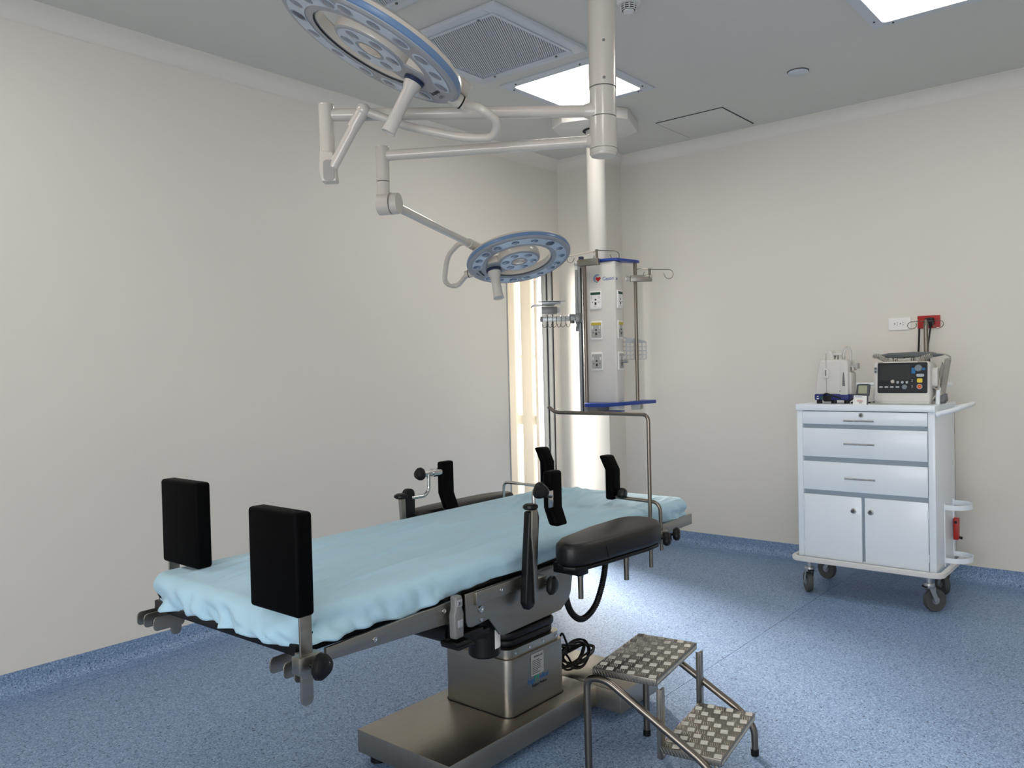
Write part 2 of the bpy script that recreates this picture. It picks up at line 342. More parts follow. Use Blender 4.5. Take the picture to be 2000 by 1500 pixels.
def air_vent(x0, y0, x1, y1, label, fr=.075):
    cx, cy = (x0+x1)/2, (y0+y1)/2; hx, hy = (x1-x0)/2, (y1-y0)/2
    t = thing('air_vent', label, 'vent', (cx, cy, ZC), 'perforated ceiling air vents')
    X = rotz((cx, cy, ZC), 0)
    b = MB(X)
    for (a0, c0, a1, c1) in ((-hx-fr, -hy-fr, hx+fr, -hy), (-hx-fr, hy, hx+fr, hy+fr), (-hx-fr, -hy, -hx, hy), (hx, -hy, hx+fr, hy)):
        b.bb((a0, c0, -.022), (a1, c1, 0), .003)
    b.build('frame', M['ceilframe'], t)
    b = MB(X); e = .018
    for (a0, c0, a1, c1) in ((-hx-e, -hy-e, hx+e, -hy), (-hx-e, hy, hx+e, hy+e), (-hx-e, -hy, -hx, hy), (hx, -hy, hx+e, hy)):
        b.bb((a0, c0, -.027), (a1, c1, -.0225), .001)
    b.build('inner_frame', M['ceilframe'], t)
    b = MB(X); b.bb((-hx, -hy, -.004), (hx, hy, -.002)); b.build('dark_filter', 'gap', t)
    b = MB(X); n = 88                      # perforated sheet: slanted ribs and finer cross ribs
    L_ = hx
    for k in range(n):
        u = -hx*1.9+(3.8*hx)*(k+.5)/n
        # rib along direction (1, .55)
        pts = []
        dx, dy = 1, .55
        # clip line y = u + dy*x to the square
        xs = []
        for xx in (-hx, hx):
            yy = u+dy*xx
            if -hy <= yy <= hy: xs.append((xx, yy))
        for yy in (-hy, hy):
            xx = (yy-u)/dy
            if -hx < xx < hx: xs.append((xx, yy))
        if len(xs) >= 2:
            a_, c_ = xs[0], xs[1]; le = math.hypot(a_[0]-c_[0], a_[1]-c_[1]); an = math.atan2(c_[1]-a_[1], c_[0]-a_[0])
            b.box(((a_[0]+c_[0])/2, (a_[1]+c_[1])/2, -.020), (le, .0050, .0012), R=Matrix.Rotation(an, 3, 'Z'))
    for k in range(90):
        u = -hx+2*hx*(k+.5)/90; b.box((u, 0, -.019), (.0018, 2*hy, .001))
    g = b.build('perforated_grille', M['ceilframe'], t); g['kind'] = 'stuff'
    for sx in (-1, 1):
        for u in (-.3, .3):
            b = MB(X); b.cyl((sx*(hx+.010), u*.72, -.034), (sx*(hx+.010), u*.72, -.02), .0065, seg=10); b.build('latch', 'aludark', t)
air_vent(2.925, 2.52, 3.52, 3.11, 'square perforated ceiling air vent between the big lamp head and the lit ceiling light')
air_vent(1.93, 2.24, 2.52, 2.82, 'square perforated ceiling air vent only a corner of which shows at the top edge')
t = thing('access_panel', 'flush square ceiling access hatch outlined by a thin dark gap', 'hatch', (5.295, 2.62, ZC))
b = MB(); b.bb((5.045, 2.37, ZC-.0035), (5.545, 2.87, ZC-.0005)); b.build('gap_line', 'gap', t)
b = MB(); b.bb((5.051, 2.376, ZC-.006), (5.539, 2.864, ZC-.001), .001); b.build('panel', 'ceil', t)
t = thing('smoke_detector', 'white round smoke detector with slotted dome at the top edge', 'detector', (3.265, 1.985, ZC))
X = Matrix.Translation((3.265, 1.985, ZC))
b = MB(X); b.lathe([(0, -.001), (.055, -.001), (.055, -.018), (.05, -.026), (.034, -.03)], seg=28); b.build('base', 'white', t)
b = MB(X); b.lathe([(.034, -.03), (.032, -.05), (.0, -.052)], seg=24); b.build('chamber', 'gap', t)
b = MB(X)
for z_, rr_ in ((-.036, .041), (-.044, .039), (-.052, .035)): b.lathe([(rr_-.004, z_), (rr_, z_), (rr_, z_-.003), (rr_-.004, z_-.003)], seg=28, closedprof=True)
for k in range(10):
    a = 2*PI*k/10; b.box((.038*math.cos(a), .038*math.sin(a), -.043), (.004, .004, .028), R=Matrix.Rotation(a, 3, 'Z'))
b.lathe([(.0, -.060), (.022, -.060), (.026, -.055), (.0, -.052)], seg=24); b.build('slotted_dome', 'white', t)
t = thing('ceiling_outlet', 'small round blank cover on the ceiling right of the access hatch', 'cover', (4.745, 1.757, ZC))
b = MB(Matrix.Translation((4.745, 1.757, ZC))); b.lathe([(0, -.002), (.060, -.002), (.060, -.004), (0, -.004)], seg=32); b.build('gap_line', 'gap', t)
b = MB(Matrix.Translation((4.745, 1.757, ZC))); b.lathe([(0, -.004), (.057, -.004), (.057, -.009), (.053, -.012), (0, -.012)], seg=32); b.build('cover', M['ceilframe'], t)

# ================================================================ SURGICAL LIGHT
sl = thing('surgical_light', 'cream ceiling-mounted twin surgical light with two jointed arms and ring lamp heads', 'surgical light', (2.60, 1.703, ZC))
topc = Vector((2.615, 1.705, ZC)); botc = Vector((2.583, 1.692, 2.190)); ax = (topc-botc).normalized()
def onax(z): return botc + ax*((z-botc.z)/ax.z)
b = MB(); b.cyl(onax(2.438), onax(ZC-.02), .0515, .0530, 40); b.build('column', 'enamel', sl)
b = MB(); b.lathe([(0, 0), (.14, 0), (.14, -.03), (.06, -.05), (0, -.05)], Matrix.Translation((2.615, 1.705, ZC))); b.build('ceiling_flange', 'enamel', sl)
b = MB(); b.cyl(onax(2.327), onax(2.434), .0500, .0500, 40); b.build('upper_arm_hub', 'enamel', sl)
b = MB(); b.cyl(onax(2.190), onax(2.323), .0510, .0510, 40); b.lathe([(0, -.022), (.046, -.022), (.0505, -.012), (.0505, 0), (0, 0)], Matrix.Translation(onax(2.205)), 40); b.build('lower_arm_hub', 'enamel', sl)
for za_, zb_, rj in ((2.433, 2.439, .0475), (2.322, 2.328, .0475), (2.2055, 2.2075, .0515)):
    b = MB(); b.cyl(onax(za_), onax(zb_), rj); b.build('hub_joint', 'enamel_joint', sl)
for z_ in (2.60, 2.462):
    p = onax(z_); nrm = Vector((-.766, -.643, 0)); b = MB(); b.cyl(p+nrm*.047, p+nrm*.0545, .0065, .005, 14); b.cyl(p+nrm*.0535, p+nrm*.0548, .0035, seg=8); b.build('grub_screw', 'aludark', sl)
# upper arm
U0 = onax(2.353); U1 = Vector((1.893, 2.447, 2.345))
dU = (U0-U1).normalized()
b = MB(); b.tube([U1+dU*.02, U0], .0225, 24); b.cyl(U0-dU*.07, U0-dU*.035, .024, .036); b.build('upper_arm', 'enamel', sl)
b = MB(); b.cyl(U1+Vector((0, 0, -.145)), U1+Vector((0, 0, .035)), .0265, .0285, 32); b.cyl(U1+Vector((0, 0, .035)), U1+Vector((0, 0, .038)), .0295, .029, 32); b.build('elbow_post', 'enamel', sl)
J1 = Vector((1.893, 2.437, 2.150))
b = MB(); b.cyl(U1+Vector((0, 0, -.170)), U1+Vector((0, 0, -.148)), .0265, .0268, 32)
X = frame(J1, (.643, -.766, 0), (.766, .643, 0), None)
X = frame(J1, (.643, -.766, 0), z=(0, 0, 1))
b.X = X; b.prism([(-.030, .060), (.020, .052), (.024, .02), (.030, -.055), (-.026, -.055), (-.034, -.02)], -.026, .026, Matrix.Rotation(PI/2, 4, 'X'), .006); b.build('spring_joint', 'enamel', sl)
b = MB(X); b.prism(rrect(.040, .075, .012), .0275, .0305, Matrix.Translation((.003, 0, -.014)) @ Matrix.Rotation(PI/2, 4, 'X'), .001); b.build('joint_cover', M['jointcap'], sl)
T1 = Vector((1.944, 2.300, 2.343))
b = MB(); b.tube([J1+Vector((0, -.02, .0)), T1+(J1-T1).normalized()*.02], [.0185, .0195], 24); b.cyl(T1+(J1-T1)*.30, T1+(J1-T1)*.02, .0225, .0235, 24); b.ball(T1, .0265, .0265, .024); b.build('spring_arm', 'enamel', sl)
# lower arm
V0 = onax(2.242); V1 = Vector((2.154, 2.441, 2.243)); dV = (V0-V1).normalized()
b = MB(); b.tube([V1+dV*.02, V0], .0205, 24); b.cyl(V0-dV*.06, V0-dV*.035, .022, .032); b.build('lower_arm', 'enamel', sl)
b = MB(); b.cyl(V1+Vector((0, 0, -.10)), V1+Vector((0, 0, .032)), .0255, .0262, 32); b.cyl(V1+Vector((0, 0, .032)), V1+Vector((0, 0, .035)), .0275, .027, 32); b.build('elbow_post', 'enamel', sl)
J2 = Vector((2.165, 2.425, 2.055)); hd = Vector((.97, .24, 0)).normalized(); nf = Vector((.42, -.90, 0)).normalized()
b = MB(); b.cyl(V1+Vector((0, 0, -.155)), V1+Vector((0, 0, -.103)), .0252, .0252, 32); b.cyl(J2-nf*.038+Vector((0, 0, .0)), J2+nf*.012, .043, .043, 32); b.build('spring_joint', 'enamel', sl)
b = MB(); b.cyl(J2+nf*.013+hd*.008, J2+nf*.040+hd*.008, .042, .0405, 36); b.build('joint_disc', 'enamel', sl)
T2 = Vector((2.790, 2.568, 1.977)); d2_ = (T2-J2).normalized()
b = MB(); b.tube([J2+nf*.01, T2], [.0185, .0155], 24); b.cyl(T2-d2_*.02, T2+d2_*.075, .0215, .0235, 28); b.cyl(T2+d2_*.075, T2+d2_*.081, .0235, .018, 28); b.build('spring_arm', 'enamel', sl)
# lamp heads
def lamp_head(Cc, n, R, hdir, handle_len, label):
    n = Vector(n).normalized(); Cc = Vector(Cc)
    h = Vector(hdir); h = (h-n*h.dot(n)).normalized()
    X = frame(Cc, h, z=n)         # local z = face side, local x = towards the handle
    k = R/.33; hx = .53*R
    ri = .615*R; th = .050*k
    b = MB(X); b.lathe([(ri+.006, .0), (R-.012*k, .0), (R-.004*k, -.005*k), (R-.004*k, -.008*k), (ri, -.008*k), (ri, -.004)][:5]+[(ri, -.006), (ri+.006, 0)][:1], seg=96)
    head = b.build('lamp_head', M['face'], sl, 30, label=label)
    def sub(nm, mb, m, ang=30): return mb.build(nm, m, head, ang)
    b = MB(X); b.lathe([(R-.004*k, -.008*k), (R, -.012*k), (R+.001*k, -.024*k), (R-.001*k, -.030*k)], seg=96); sub('blue_rim', b, 'blueband')
    b = MB(X); b.lathe([(R-.001*k, -.030*k), (R-.008*k, -.044*k), (R-.03*k, -.056*k), (ri+.02*k, -.056*k), (ri+.002, -.045*k), (ri, -.008*k)], seg=96); sub('back_shell', b, 'enamel')
    rc = .405*R
    b = MB(X); b.lathe([(0, 0), (rc-.006, 0), (rc-.001, -.004)], seg=64)
    # spoke face
    b.prism([(rc*.80, -.23*R), (ri*1.03, -.26*R), (ri*1.03, .26*R), (rc*.80, .23*R)], -.006, -.0008); sub('centre_face', b, M['face'])
    b = MB(X); b.lathe([(rc-.001, -.004), (rc+.003, -.02*k), (rc, -.05*k), (0, -.055*k)], seg=64)
    b.prism([(rc*.85, -.24*R), (ri*1.02, -.27*R), (ri*1.02, .27*R), (rc*.85, .24*R)], -.05*k, -.0065, bev=.002); sub('centre_shell', b, 'enamel')
    # led windows (arc pockets) with lenses
    rm = (R+ri)/2+.002*k
    for a0, a1, cnt in ((-60, -22, 3), (-155, -80, 4), (135, 215-10, 4), (22, 62, 3), (80, 122, 3)):
        wv = .062*k
        b = MB(X); b.lathe([(rm-wv/2, .0005), (rm-wv/2, .0022), (rm+wv/2, .0022), (rm+wv/2, .0005)], seg=24, a0=math.radians(a0), a1=math.radians(a1), closedprof=True)
        for a in (a0, a1):
            aa = math.radians(a); b.lathe([(0, .0005), (0, .0022), (wv/2, .0022), (wv/2, .0005)], Matrix.Translation((rm*math.cos(aa), rm*math.sin(aa), 0)), 20)
        sub('led_window', b, 'lens')
        for i in range(cnt):
            b = MB(X)
            aa = math.radians(a0+(a1-a0)*i/(cnt-1)); b.lathe([(0, .0045), (.014*k, .004), (.024*k, .0022)], Matrix.Translation((rm*math.cos(aa), rm*math.sin(aa), 0)), 22)
            sub('led_lens', b, 'led')
    b = MB(X); b.lathe([(.16*R, .0005), (.16*R, .002), (.36*R, .002), (.36*R, .0005)], seg=48, closedprof=True); sub('led_window', b, 'lens')
    for i in range(6):
        aa = math.radians(30+60*i); b = MB(X); b.lathe([(0, .004), (.014*k, .0036), (.0255*k, .002)], Matrix.Translation((.265*R*math.cos(aa), .265*R*math.sin(aa), 0)), 22); sub('led_lens', b, 'led')
    b = MB(X); b.lathe([(0, .008), (.06*R, .0065), (.125*R, .001)], seg=36); sub('camera_window', b, 'warm')
    # sterile handle
    b = MB(X @ Matrix.Translation((hx, 0, 0))); b.lathe([(.0, .001), (.037, .001), (.037, .010), (.034, .014), (0, .014)], seg=36); sub('handle_collar', b, 'navy')
    b = MB(X @ Matrix.Translation((hx, 0, 0))); b.lathe([(.032, .012), (.030, .028), (.0225, .045), (.0215, handle_len*.55), (.024, handle_len-.01), (.0265, handle_len), (.0225, handle_len), (.020, handle_len-.004), (0, handle_len-.004)], seg=36); sub('handle', b, 'handle')
    Tx = X @ Matrix.Translation((hx+.26*R, -.0*R, .0006)) @ Matrix.Rotation(-PI/2, 4, 'Z')
    text('mindray', .030*k*.9, Tx, 'ink', 'lettering', head)
    text('HyLED', .018*k, X @ Matrix.Translation((hx+.33*R, .0, .0006)) @ Matrix.Rotation(-PI/2, 4, 'Z'), 'greyink', 'lettering', head)
    return head, X
BC = Vector((1.834, 2.127, 2.481)); BN = Vector((-.313, .351, -.882)).normalized()
lamp_head(BC, BN, .33, (.145, -.062, -.076), .205, 'large ring lamp head cut off by the top edge')
SCn = Vector((3.018, 2.466, 1.906)); SN = Vector((-.138, -.305, -.942))
lamp_head(SCn, SN, .25, (-.06, .14, -.04), .150, 'small ring lamp head in front of the bright doorway')
# big head: switch box and yoke
hb = (Vector((.145, -.062, -.076))); hb = (hb-BN*hb.dot(BN)).normalized()
E = BC+hb*.33-BN*.022
Xb = frame(E+hb*.008-BN*.02+Vector((.01, .012, .035)), (-.35, -.2, .6), z=-BN)
b = MB(Xb); b.prism(rrect(.085, .055, .02), -.022, .026, None, .008); b.build('switch_box', 'enamel', sl)
b = MB(Xb @ frame((0, -.0285, .004), (1, 0, 0), z=(0, -1, 0))); b.prism(rrect(.055, .03, .004), 0, .001); b.build('switch_label', M['face'], sl)
def scr(X, name, parent, *a, m='ink', **k):
    b = MB(X); scribble(b, *a, **k); o = b.build(name, m, parent); o['kind'] = 'stuff'; return o
b = MB(); b.cyl(E-hb*.02, E+hb*.05, .026, .021, 28); b.build('yoke_socket', 'enamel', sl)
b = MB(); b.cyl(E+hb*.022, E+hb*.027, .0250, .0248, 28); b.build('yoke_seal', 'bkplastic', sl)
b = MB(); b.tube([E+hb*.04, (2.115, 1.885, 2.300), (2.190, 1.868, 2.262), (2.215, 1.915, 2.222), (2.170, 2.015, 2.232), (2.060, 2.210, 2.292), T1], .0155, 20, rad=.07, n=10); b.build('yoke', 'enamel', sl)
# small head: yoke
hs = Vector((-.06, .14, -.04)); hs = (hs-SN*hs.dot(SN)).normalized(); E2 = SCn+hs*.25-SN*.018
b = MB(); b.cyl(E2-hs*.015, E2+hs*.03, .021, .018, 28); b.build('yoke_socket', 'enamel', sl)
b = MB(); b.cyl(E2+hs*.010, E2+hs*.013, .0205, .0202, 28); b.build('yoke_seal', 'bkplastic', sl)
b = MB(); b.tube([E2+hs*.02, (2.935, 2.800, 1.806), (2.868, 2.822, 1.822), (2.849, 2.779, 1.950), (2.815, 2.650, 2.000), T2+d2_*.035], .0125, 18, rad=.06, n=10); b.build('yoke', 'enamel', sl)

# ================================================================ CEILING PENDANT
PCx, PCy = 4.68, 3.13
pd = thing('ceiling_pendant', 'white ceiling-hung medical supply pendant with blue shelf, sockets and steel poles', 'medical pendant', (PCx, PCy, ZC))
a1 = math.radians(280); uu = Vector((math.cos(a1), math.sin(a1), 0)); nn = Vector((math.cos(math.radians(190)), math.sin(math.radians(190)), 0))
PXm = frame((PCx, PCy, 0), uu, z=(0, 0, 1))     # local x = u, local y = -n
def PL(u, n, z): return Vector((PCx, PCy, 0))+uu*u+nn*n+Vector((0, 0, z))
b = MB(rotz((PCx-.0, PCy, ZC), math.radians(20))); b.prism([(-.26, -.16), (-.16, -.26), (.16, -.26), (.26, -.16), (.26, .16), (.16, .26), (-.16, .26), (-.26, .16)], -.075, 0, bev=.006); b.build('ceiling_cover', 'column', pd)
for k in range(8):
    a = math.radians(20+22.5+45*k); b = MB(); c0 = Vector((PCx+.25*math.cos(a), PCy+.25*math.sin(a), ZC-.035)); b.cyl(c0, c0+Vector((.012*math.cos(a), .012*math.sin(a), 0)), .006, seg=10); b.build('screw', 'aludark', pd)
b = MB(); b.cyl((PCx, PCy, 2.12), (PCx, PCy, ZC-.05), .0635, seg=40); b.build('column', 'column', pd)
b = MB(); b.lathe([(.063, -.076), (.085, -.076), (.085, -.080), (.063, -.080)], Matrix.Translation((PCx, PCy, ZC)), closedprof=True); b.build('column_gap', 'gap', pd)
# body (plan in u, -n)
def plan(L_): return [(u, -n) for u, n in L_]
body = plan([(-.064, .06), (.144, .06), (.150, .05), (.150, -.05), (.12, -.10), (-.03, -.10), (-.064, -.05)])
b = MB(PXm); b.prism(body[::-1], 1.10, 2.10, bev=.004); b.build('body', 'column', pd)
b = MB(PXm); b.prism(plan([(-.075, .07), (.12, .07), (.165, .055), (.185, -.02), (.225, -.14), (.228, -.19), (.195, -.195), (.14, -.11), (-.04, -.11), (-.09, .0), (-.11, .07)])[::-1], 2.102, 2.120, bev=.002); b.build('top_plate', 'blue', pd)
b = MB(PXm); b.prism(plan([(-.10, .09), (.06, .10), (.13, .08), (.160, .02), (.150, -.06), (-.08, -.06)])[::-1], 1.075, 1.092, bev=.002); b.build('bottom_plate', 'blue', pd)
PA, PB = (-.057, .10), (.205, -.165)
for (u, n), zt in ((PA, 2.085), (PB, 2.102)):
    b = MB(); b.cyl(PL(u, n, 1.15), PL(u, n, zt), .0125, seg=20); b.build('pole', 'steeltube', pd)
# shelf
b = MB(PXm); sh = plan([(-.075, .085), (-.02, .22), (.13, .24), (.28, -.33), (.17, -.36), (.156, .066), (-.062, .066)]); b.prism(sh[::-1], 1.128, 1.152, bev=.004); b.build('shelf', 'blue', pd)
for (u, n) in (PA, PB):
    b = MB(); b.cyl(PL(u, n, 1.095), PL(u, n, 1.135), .016, seg=16); b.build('shelf_collar', 'aludark', pd)
b = MB(PXm); b.prism(plan([(.17, -.13), (.23, -.15), (.19, -.30), (.15, -.28)])[::-1], 1.092, 1.128); b.build('shelf_bracket', 'aludark', pd)
b = MB(PXm); b.prism(plan([(-.01, .19), (.06, .20), (.09, .07), (.0, .07)])[::-1], 1.095, 1.128); b.build('shelf_bracket', 'aludark', pd)
# equipment rail on the left
def railpiece(u, n, w_, z0, z1, name, m='alu'):
    b = MB(PXm); b.bb((u-w_/2, -n-.018, z0), (u+w_/2, -n+.018, z1), .003); return b.build(name, m, pd)
railpiece(-.112, .05, .026, 1.085, 2.085, 'equipment_rail'); railpiece(-.085, .02, .020, 1.085, 2.095, 'equipment_rail'); railpiece(-.138, .045, .020, 1.64, 2.06, 'slide_rail')
railpiece(-.138, .045, .022, 2.06, 2.10, 'rail_end', 'white')
b = MB(PXm); b.bb((-.101, -.074, 1.09), (-.096, -.066, 2.07)); b.bb((-.128, -.066, 1.66), (-.124, -.062, 2.05)); b.build('rail_slot', 'gap', pd)
# arm with hooks and tray
r_ = Vector((.643, -.766, 0)); fv = Vector((-.766, -.643, 0)); A0 = PL(-.13, .06, 1.728)
b = MB(frame(A0, -r_, z=(0, 0, 1))); b.bb((.01, -.02, -.016), (.245, .015, .016), .003); b.build('hook_bar', 'alu', pd)
b = MB(frame(A0, -r_, z=(0, 0, 1))); b.bb((-.03, -.03, -.032), (.022, .03, .036), .006); b.bb((.02, -.025, .018), (.062, .02, .03), .003); b.cyl((.0, .0, -.032), (.0, 0, -.07), .016, .010, 16); b.cyl((.03, .01, -.024), (.05, .03, -.024), .010, seg=12); b.bb((.243, -.022, -.018), (.262, .017, .018), .002); b.build('rail_clamp', 'aludark', pd)
for k in range(6):
    p = A0-r_*(.055+.031*k)+fv*.022; wv = -r_; ph = (k % 2)*.008
    pts = [p-fv*.03+Vector((0, 0, .02)), p+Vector((0, 0, .02)), p+Vector((0, 0, -.03)), p+Vector((0, 0, -.052))+wv*.006, p+Vector((0, 0, -.060))+wv*(.016+ph), p+Vector((0, 0, -.050))+wv*(.026+ph), p+Vector((0, 0, -.034))+wv*(.028+ph)]
    b = MB(); b.tube(pts, .0017, 8, rad=.01); b.build('hook', 'bkplastic', pd)
Tp = PL(-.13, .06, 1.80)-r_*.20
b = MB(frame(Tp, -r_, z=(0, 0, 1))); b.bb((-.055, -.05, -.038), (.052, .05, .010), .002); b.build('tray_block', 'aludark', pd)
b = MB(frame(Tp, -r_, z=(0, 0, 1))); b.cyl((-.06, -.045, -.012), (-.06, -.005, -.012), .022, seg=28); b.build('tray_knob', 'white', pd)
b = MB(frame(Tp+Vector((0, 0, .022)), -r_, z=(0, 0, 1))); b.bb((-.115, -.09, .022), (.075, .09, .0245)); b.bb((-.08, -.075, .006), (.05, .075, .020), .002); b.bb((-.04, -.10, -.002), (.115, .09, .001), .0005); b.tube([(.06, .02, .004), (.115, .02, -.002), (.12, .02, -.018)], .004, 8, rad=.01); b.build('tray', 'alu', pd)
# pole clamps with hook heads
def clamp_set(u, n, z, tipu, name='pole_clamp'):
    p = PL(u, n, z); dirv = tipu.normalized()
    b = MB(frame(p, dirv, z=(0, 0, 1))); b.bb((-.035, -.02, -.022), (.115, .02, .022), .003); o = b.build(name, 'steel', pd)
    b = MB(frame(p, dirv, z=(0, 0, 1))); b.cyl((-.035, 0, 0), (-.048, 0, 0), .010, seg=14); b.lathe([(0, 0), (.018, 0), (.02, .006), (.018, .018), (0, .022)], frame((-.045, 0, 0), (0, 1, 0), z=(-1, 0, 0)), 20); b.build('clamp_knob', 'clear', pd)
    return p+dirv*.10
def hooks(p, h, arms, R_=.0024, parent=pd):
    b = MB(); b.cyl(p, p+Vector((0, 0, h)), .0085, seg=14); b.cyl(p+Vector((0, 0, h)), p+Vector((0, 0, h+.006)), .0105, seg=14); b.build('hook_stem', 'steeltube', parent)
    t = p+Vector((0, 0, h))
    for dv, ln, dz, rr_ in arms:
        dv = dv.normalized(); pts = [t, t+dv*(ln-rr_)+Vector((0, 0, dz))]
        for k in range(1, 11):
            a = PI/2-math.radians(26*k); pts.append(t+dv*(ln-rr_+rr_*math.cos(a))+Vector((0, 0, dz-rr_+rr_*math.sin(a))))
        pts.append(pts[-1]+Vector((0, 0, .012))-dv*.006)
        b = MB(); b.tube(pts, R_, 8); b.build('wire_hook', 'steeltube', parent)
ph1 = clamp_set(PA[0], PA[1]+.012, 2.098, uu+Vector((0, 0, 0)))
hooks(ph1, .075, [(Vector((.9, -.5, 0)), .17, 0, .032), (-r_, .20, -.035, .022), (Vector((.6, .8, 0)), .12, -.005, .03)])
ph2 = clamp_set(PB[0], PB[1]+.0, 1.995, r_)
hooks(ph2, .060, [(Vector((.75, -.66, 0)), .17, 0, .032), (Vector((-.9, -.5, 0)), .16, -.012, .032), (Vector((-.3, .95, 0)), .10, .012, .03)])
b = MB(PXm); b.bb((-.10, -.10, 2.118), (-.07, -.07, 2.145), .004); b.build('end_cap', 'navy', pd)
# outlets on the two visible faces
def outlet(Xo, w_, h_, plate_m, strip_m, name, pin=True, seed=1):
    b = MB(Xo); b.prism(rrect(w_, h_, .006), 0, .008, None, .0025); o = b.build(name, 'outlet', pd)
    b = MB(Xo); b.prism(rrect(w_*.86, h_*.80, .004), .008, .0105); b.build('faceplate', plate_m, o)
    if strip_m:
        b = MB(Xo); b.bb((-w_*.42, h_*.28, .0095), (w_*.42, h_*.42, .0118)); b.build('colour_strip', strip_m, o)
    b = MB(Xo); b.cyl((0, h_*.02, .0104), (0, h_*.02, .0114), w_*.075, seg=14); b.cyl((-w_*.26, -h_*.12, .0104), (-w_*.26, -h_*.12, .0114), w_*.04, seg=10); b.cyl((w_*.26, -h_*.12, .0104), (w_*.26, -h_*.12, .0114), w_*.04, seg=10)
    b.bb((-w_*.08, -h_*.26, .0104), (w_*.08, -h_*.12, .0114)); b.build('socket_holes', 'gap', o)
    for q_ in (-1, 1):
        b = MB(Xo); b.bb((q_*w_*.32-w_*.06, h_*.06, .0104), (q_*w_*.32+w_*.06, h_*.24, .0130), .001); b.build('switch', 'white', o)
    b = MB(Xo); scribble(b, -w_*.16, -h_*.35, w_*.16, -h_*.31, 1, .002, .0003, Matrix.Translation((0, 0, .0106)), seed); bb_ = b.build('print', 'ink', o)
    return o
Fx = frame(PL(0, .0601, 0), uu, z=nn)       # front face: local x = u, local y = up
R0 = frame(PL(.1501, 0, 0), -nn, z=uu)      # right face: local x = -n
for z_, pm, sm, nm in ((1.845, 'outlet', 'green', 'green-striped outlet'), (1.640, 'greyplate', 'yellow', 'yellow-striped outlet'), (1.430, 'greyplate', None, 'plain grey outlet')):
    for X_, w_, dx in ((Fx, .085, .008), (R0, .085, .0)):
        o = outlet(X_ @ Matrix.Translation((dx, z_, 0)), w_, .125, pm, sm, 'wall_socket', seed=int(z_*100)); o['label'] = nm
b = MB(R0); b.cyl((.0, 1.425, .01), (.0, 1.425, .05), .010, seg=16); b.cyl((.0, 1.425, .03), (.0, 1.425, .055), .012, seg=16); b.build('hose_connector', 'chrome', pd)
# logo: arc, heart, lettering
Lc = Fx @ Matrix.Translation((.020, 1.990, .0004))
b = MB(Lc); b.lathe([(.023, 0), (.023, .0006), (.028, .0006), (.028, 0)], seg=30, a0=math.radians(60), a1=math.radians(235), closedprof=True); b.lathe([(.017, 0), (.017, .0006), (.020, .0006), (.020, 0)], seg=30, a0=math.radians(80), a1=math.radians(225), closedprof=True); b.build('logo_arc', 'blueink', pd)
hp = []
for k in range(40):
    t_ = 2*PI*k/40; hp.append((.0012*16*math.sin(t_)**3+.006, .0012*(13*math.cos(t_)-5*math.cos(2*t_)-2*math.cos(3*t_)-math.cos(4*t_))-.004))
b = MB(Lc); b.prism(hp[::-1], .0005, .0012); b.build('logo_heart', 'redink', pd)
b = MB(Lc); b.lathe([(.021, 0), (.021, .0007), (.027, .0007), (.027, 0)], seg=12, a0=math.radians(240), a1=math.radians(275), closedprof=True); b.build('logo_arc', 'tealink', pd)
text('Gestri', .036, Fx @ Matrix.Translation((.101, 1.985, .0006)), 'blueink', 'lettering', pd, squeeze=.95)
text('sa', .036, R0 @ Matrix.Translation((-.036, 1.985, .0006)), 'blueink', 'lettering', pd, squeeze=.95)
# grid basket on the far side of the body
b = MB(); Bx = frame(PL(.13, -.115, 1.44), (.80, -.60, 0), z=(0, 0, 1)); b.X = Bx
def gridpanel(b, x0, x1, y, z0, z1, nx, nz, top=0):
    dx, dz = (x1-x0)/nx, (z1-z0)/nz; w_ = .0075
    for k in range(nx+1): b.bb((x0+dx*k-w_/2, y-.0015, z0), (x0+dx*k+w_/2, y+.0015, z1))
    for k in range(nz+1): b.bb((x0, y-.0015, z0+dz*k-w_/2), (x1, y+.0015, z0+dz*k+w_/2))
gridpanel(b, .02, .165, 0, 0, .115, 5, 4); b.X = frame(PL(.13, -.115, 1.44), (.80, -.60, 0), z=(0, 0, 1)) @ Matrix.Translation((.02, 0, 0)) @ Matrix.Rotation(math.radians(148), 4, 'Z'); gridpanel(b, 0, .11, 0, 0, .15, 4, 5)
b.X = Bx; b.prism([(.02, .115), (.165, .115), (.165, .125), (.09, .142), (.02, .15)], -.0015, .0015, Matrix.Rotation(PI/2, 4, 'X')); b.bb((-.07, -.0, -.002), (.165, .07, .001))
b.build('basket', 'basket', pd)

# ================================================================ OPERATING TABLE
TT = Matrix.Translation((2.2, 2.03, 0)) @ Matrix.Rotation(math.radians(1.0), 4, 'Z') @ Matrix.Translation((-2.2, -2.03, 0))
YN, YF = 1.668, 2.392
XZ = frame((0, 0, 0), (1, 0, 0), z=(0, -1, 0))       # local (x, y) -> world (x, z), extrusion along -y
ot = thing('operating_table', 'stainless steel operating table with pedestal, bellows and T-shaped floor base', 'operating table', (2.4, 2.08, 0))
b = MB(); b.bb((1.85, 1.852, .035), (2.70, 2.312, .117), .003); b.build('base_plate', 'steel_top', ot)
b = MB(); b.prism([(2.69, 1.735), (2.98, 1.735), (2.98, 2.425), (2.69, 2.425)], .030, .117, bev=.003); b.build('base_plate', 'steel_top', ot)
for x_, y_ in ((1.90, 1.90), (1.90, 2.26), (2.93, 1.79), (2.93, 2.37)):
    b = MB(); b.cyl((x_, y_, 0), (x_, y_, .036), .028, seg=18); b.build('foot', 'rubber', ot)
b = MB(); b.prism(rrect(.345, .335, .035, 6, 2.408, 2.087), .1175, .330, bev=.002); b.build('pedestal_housing', 'steel', ot)
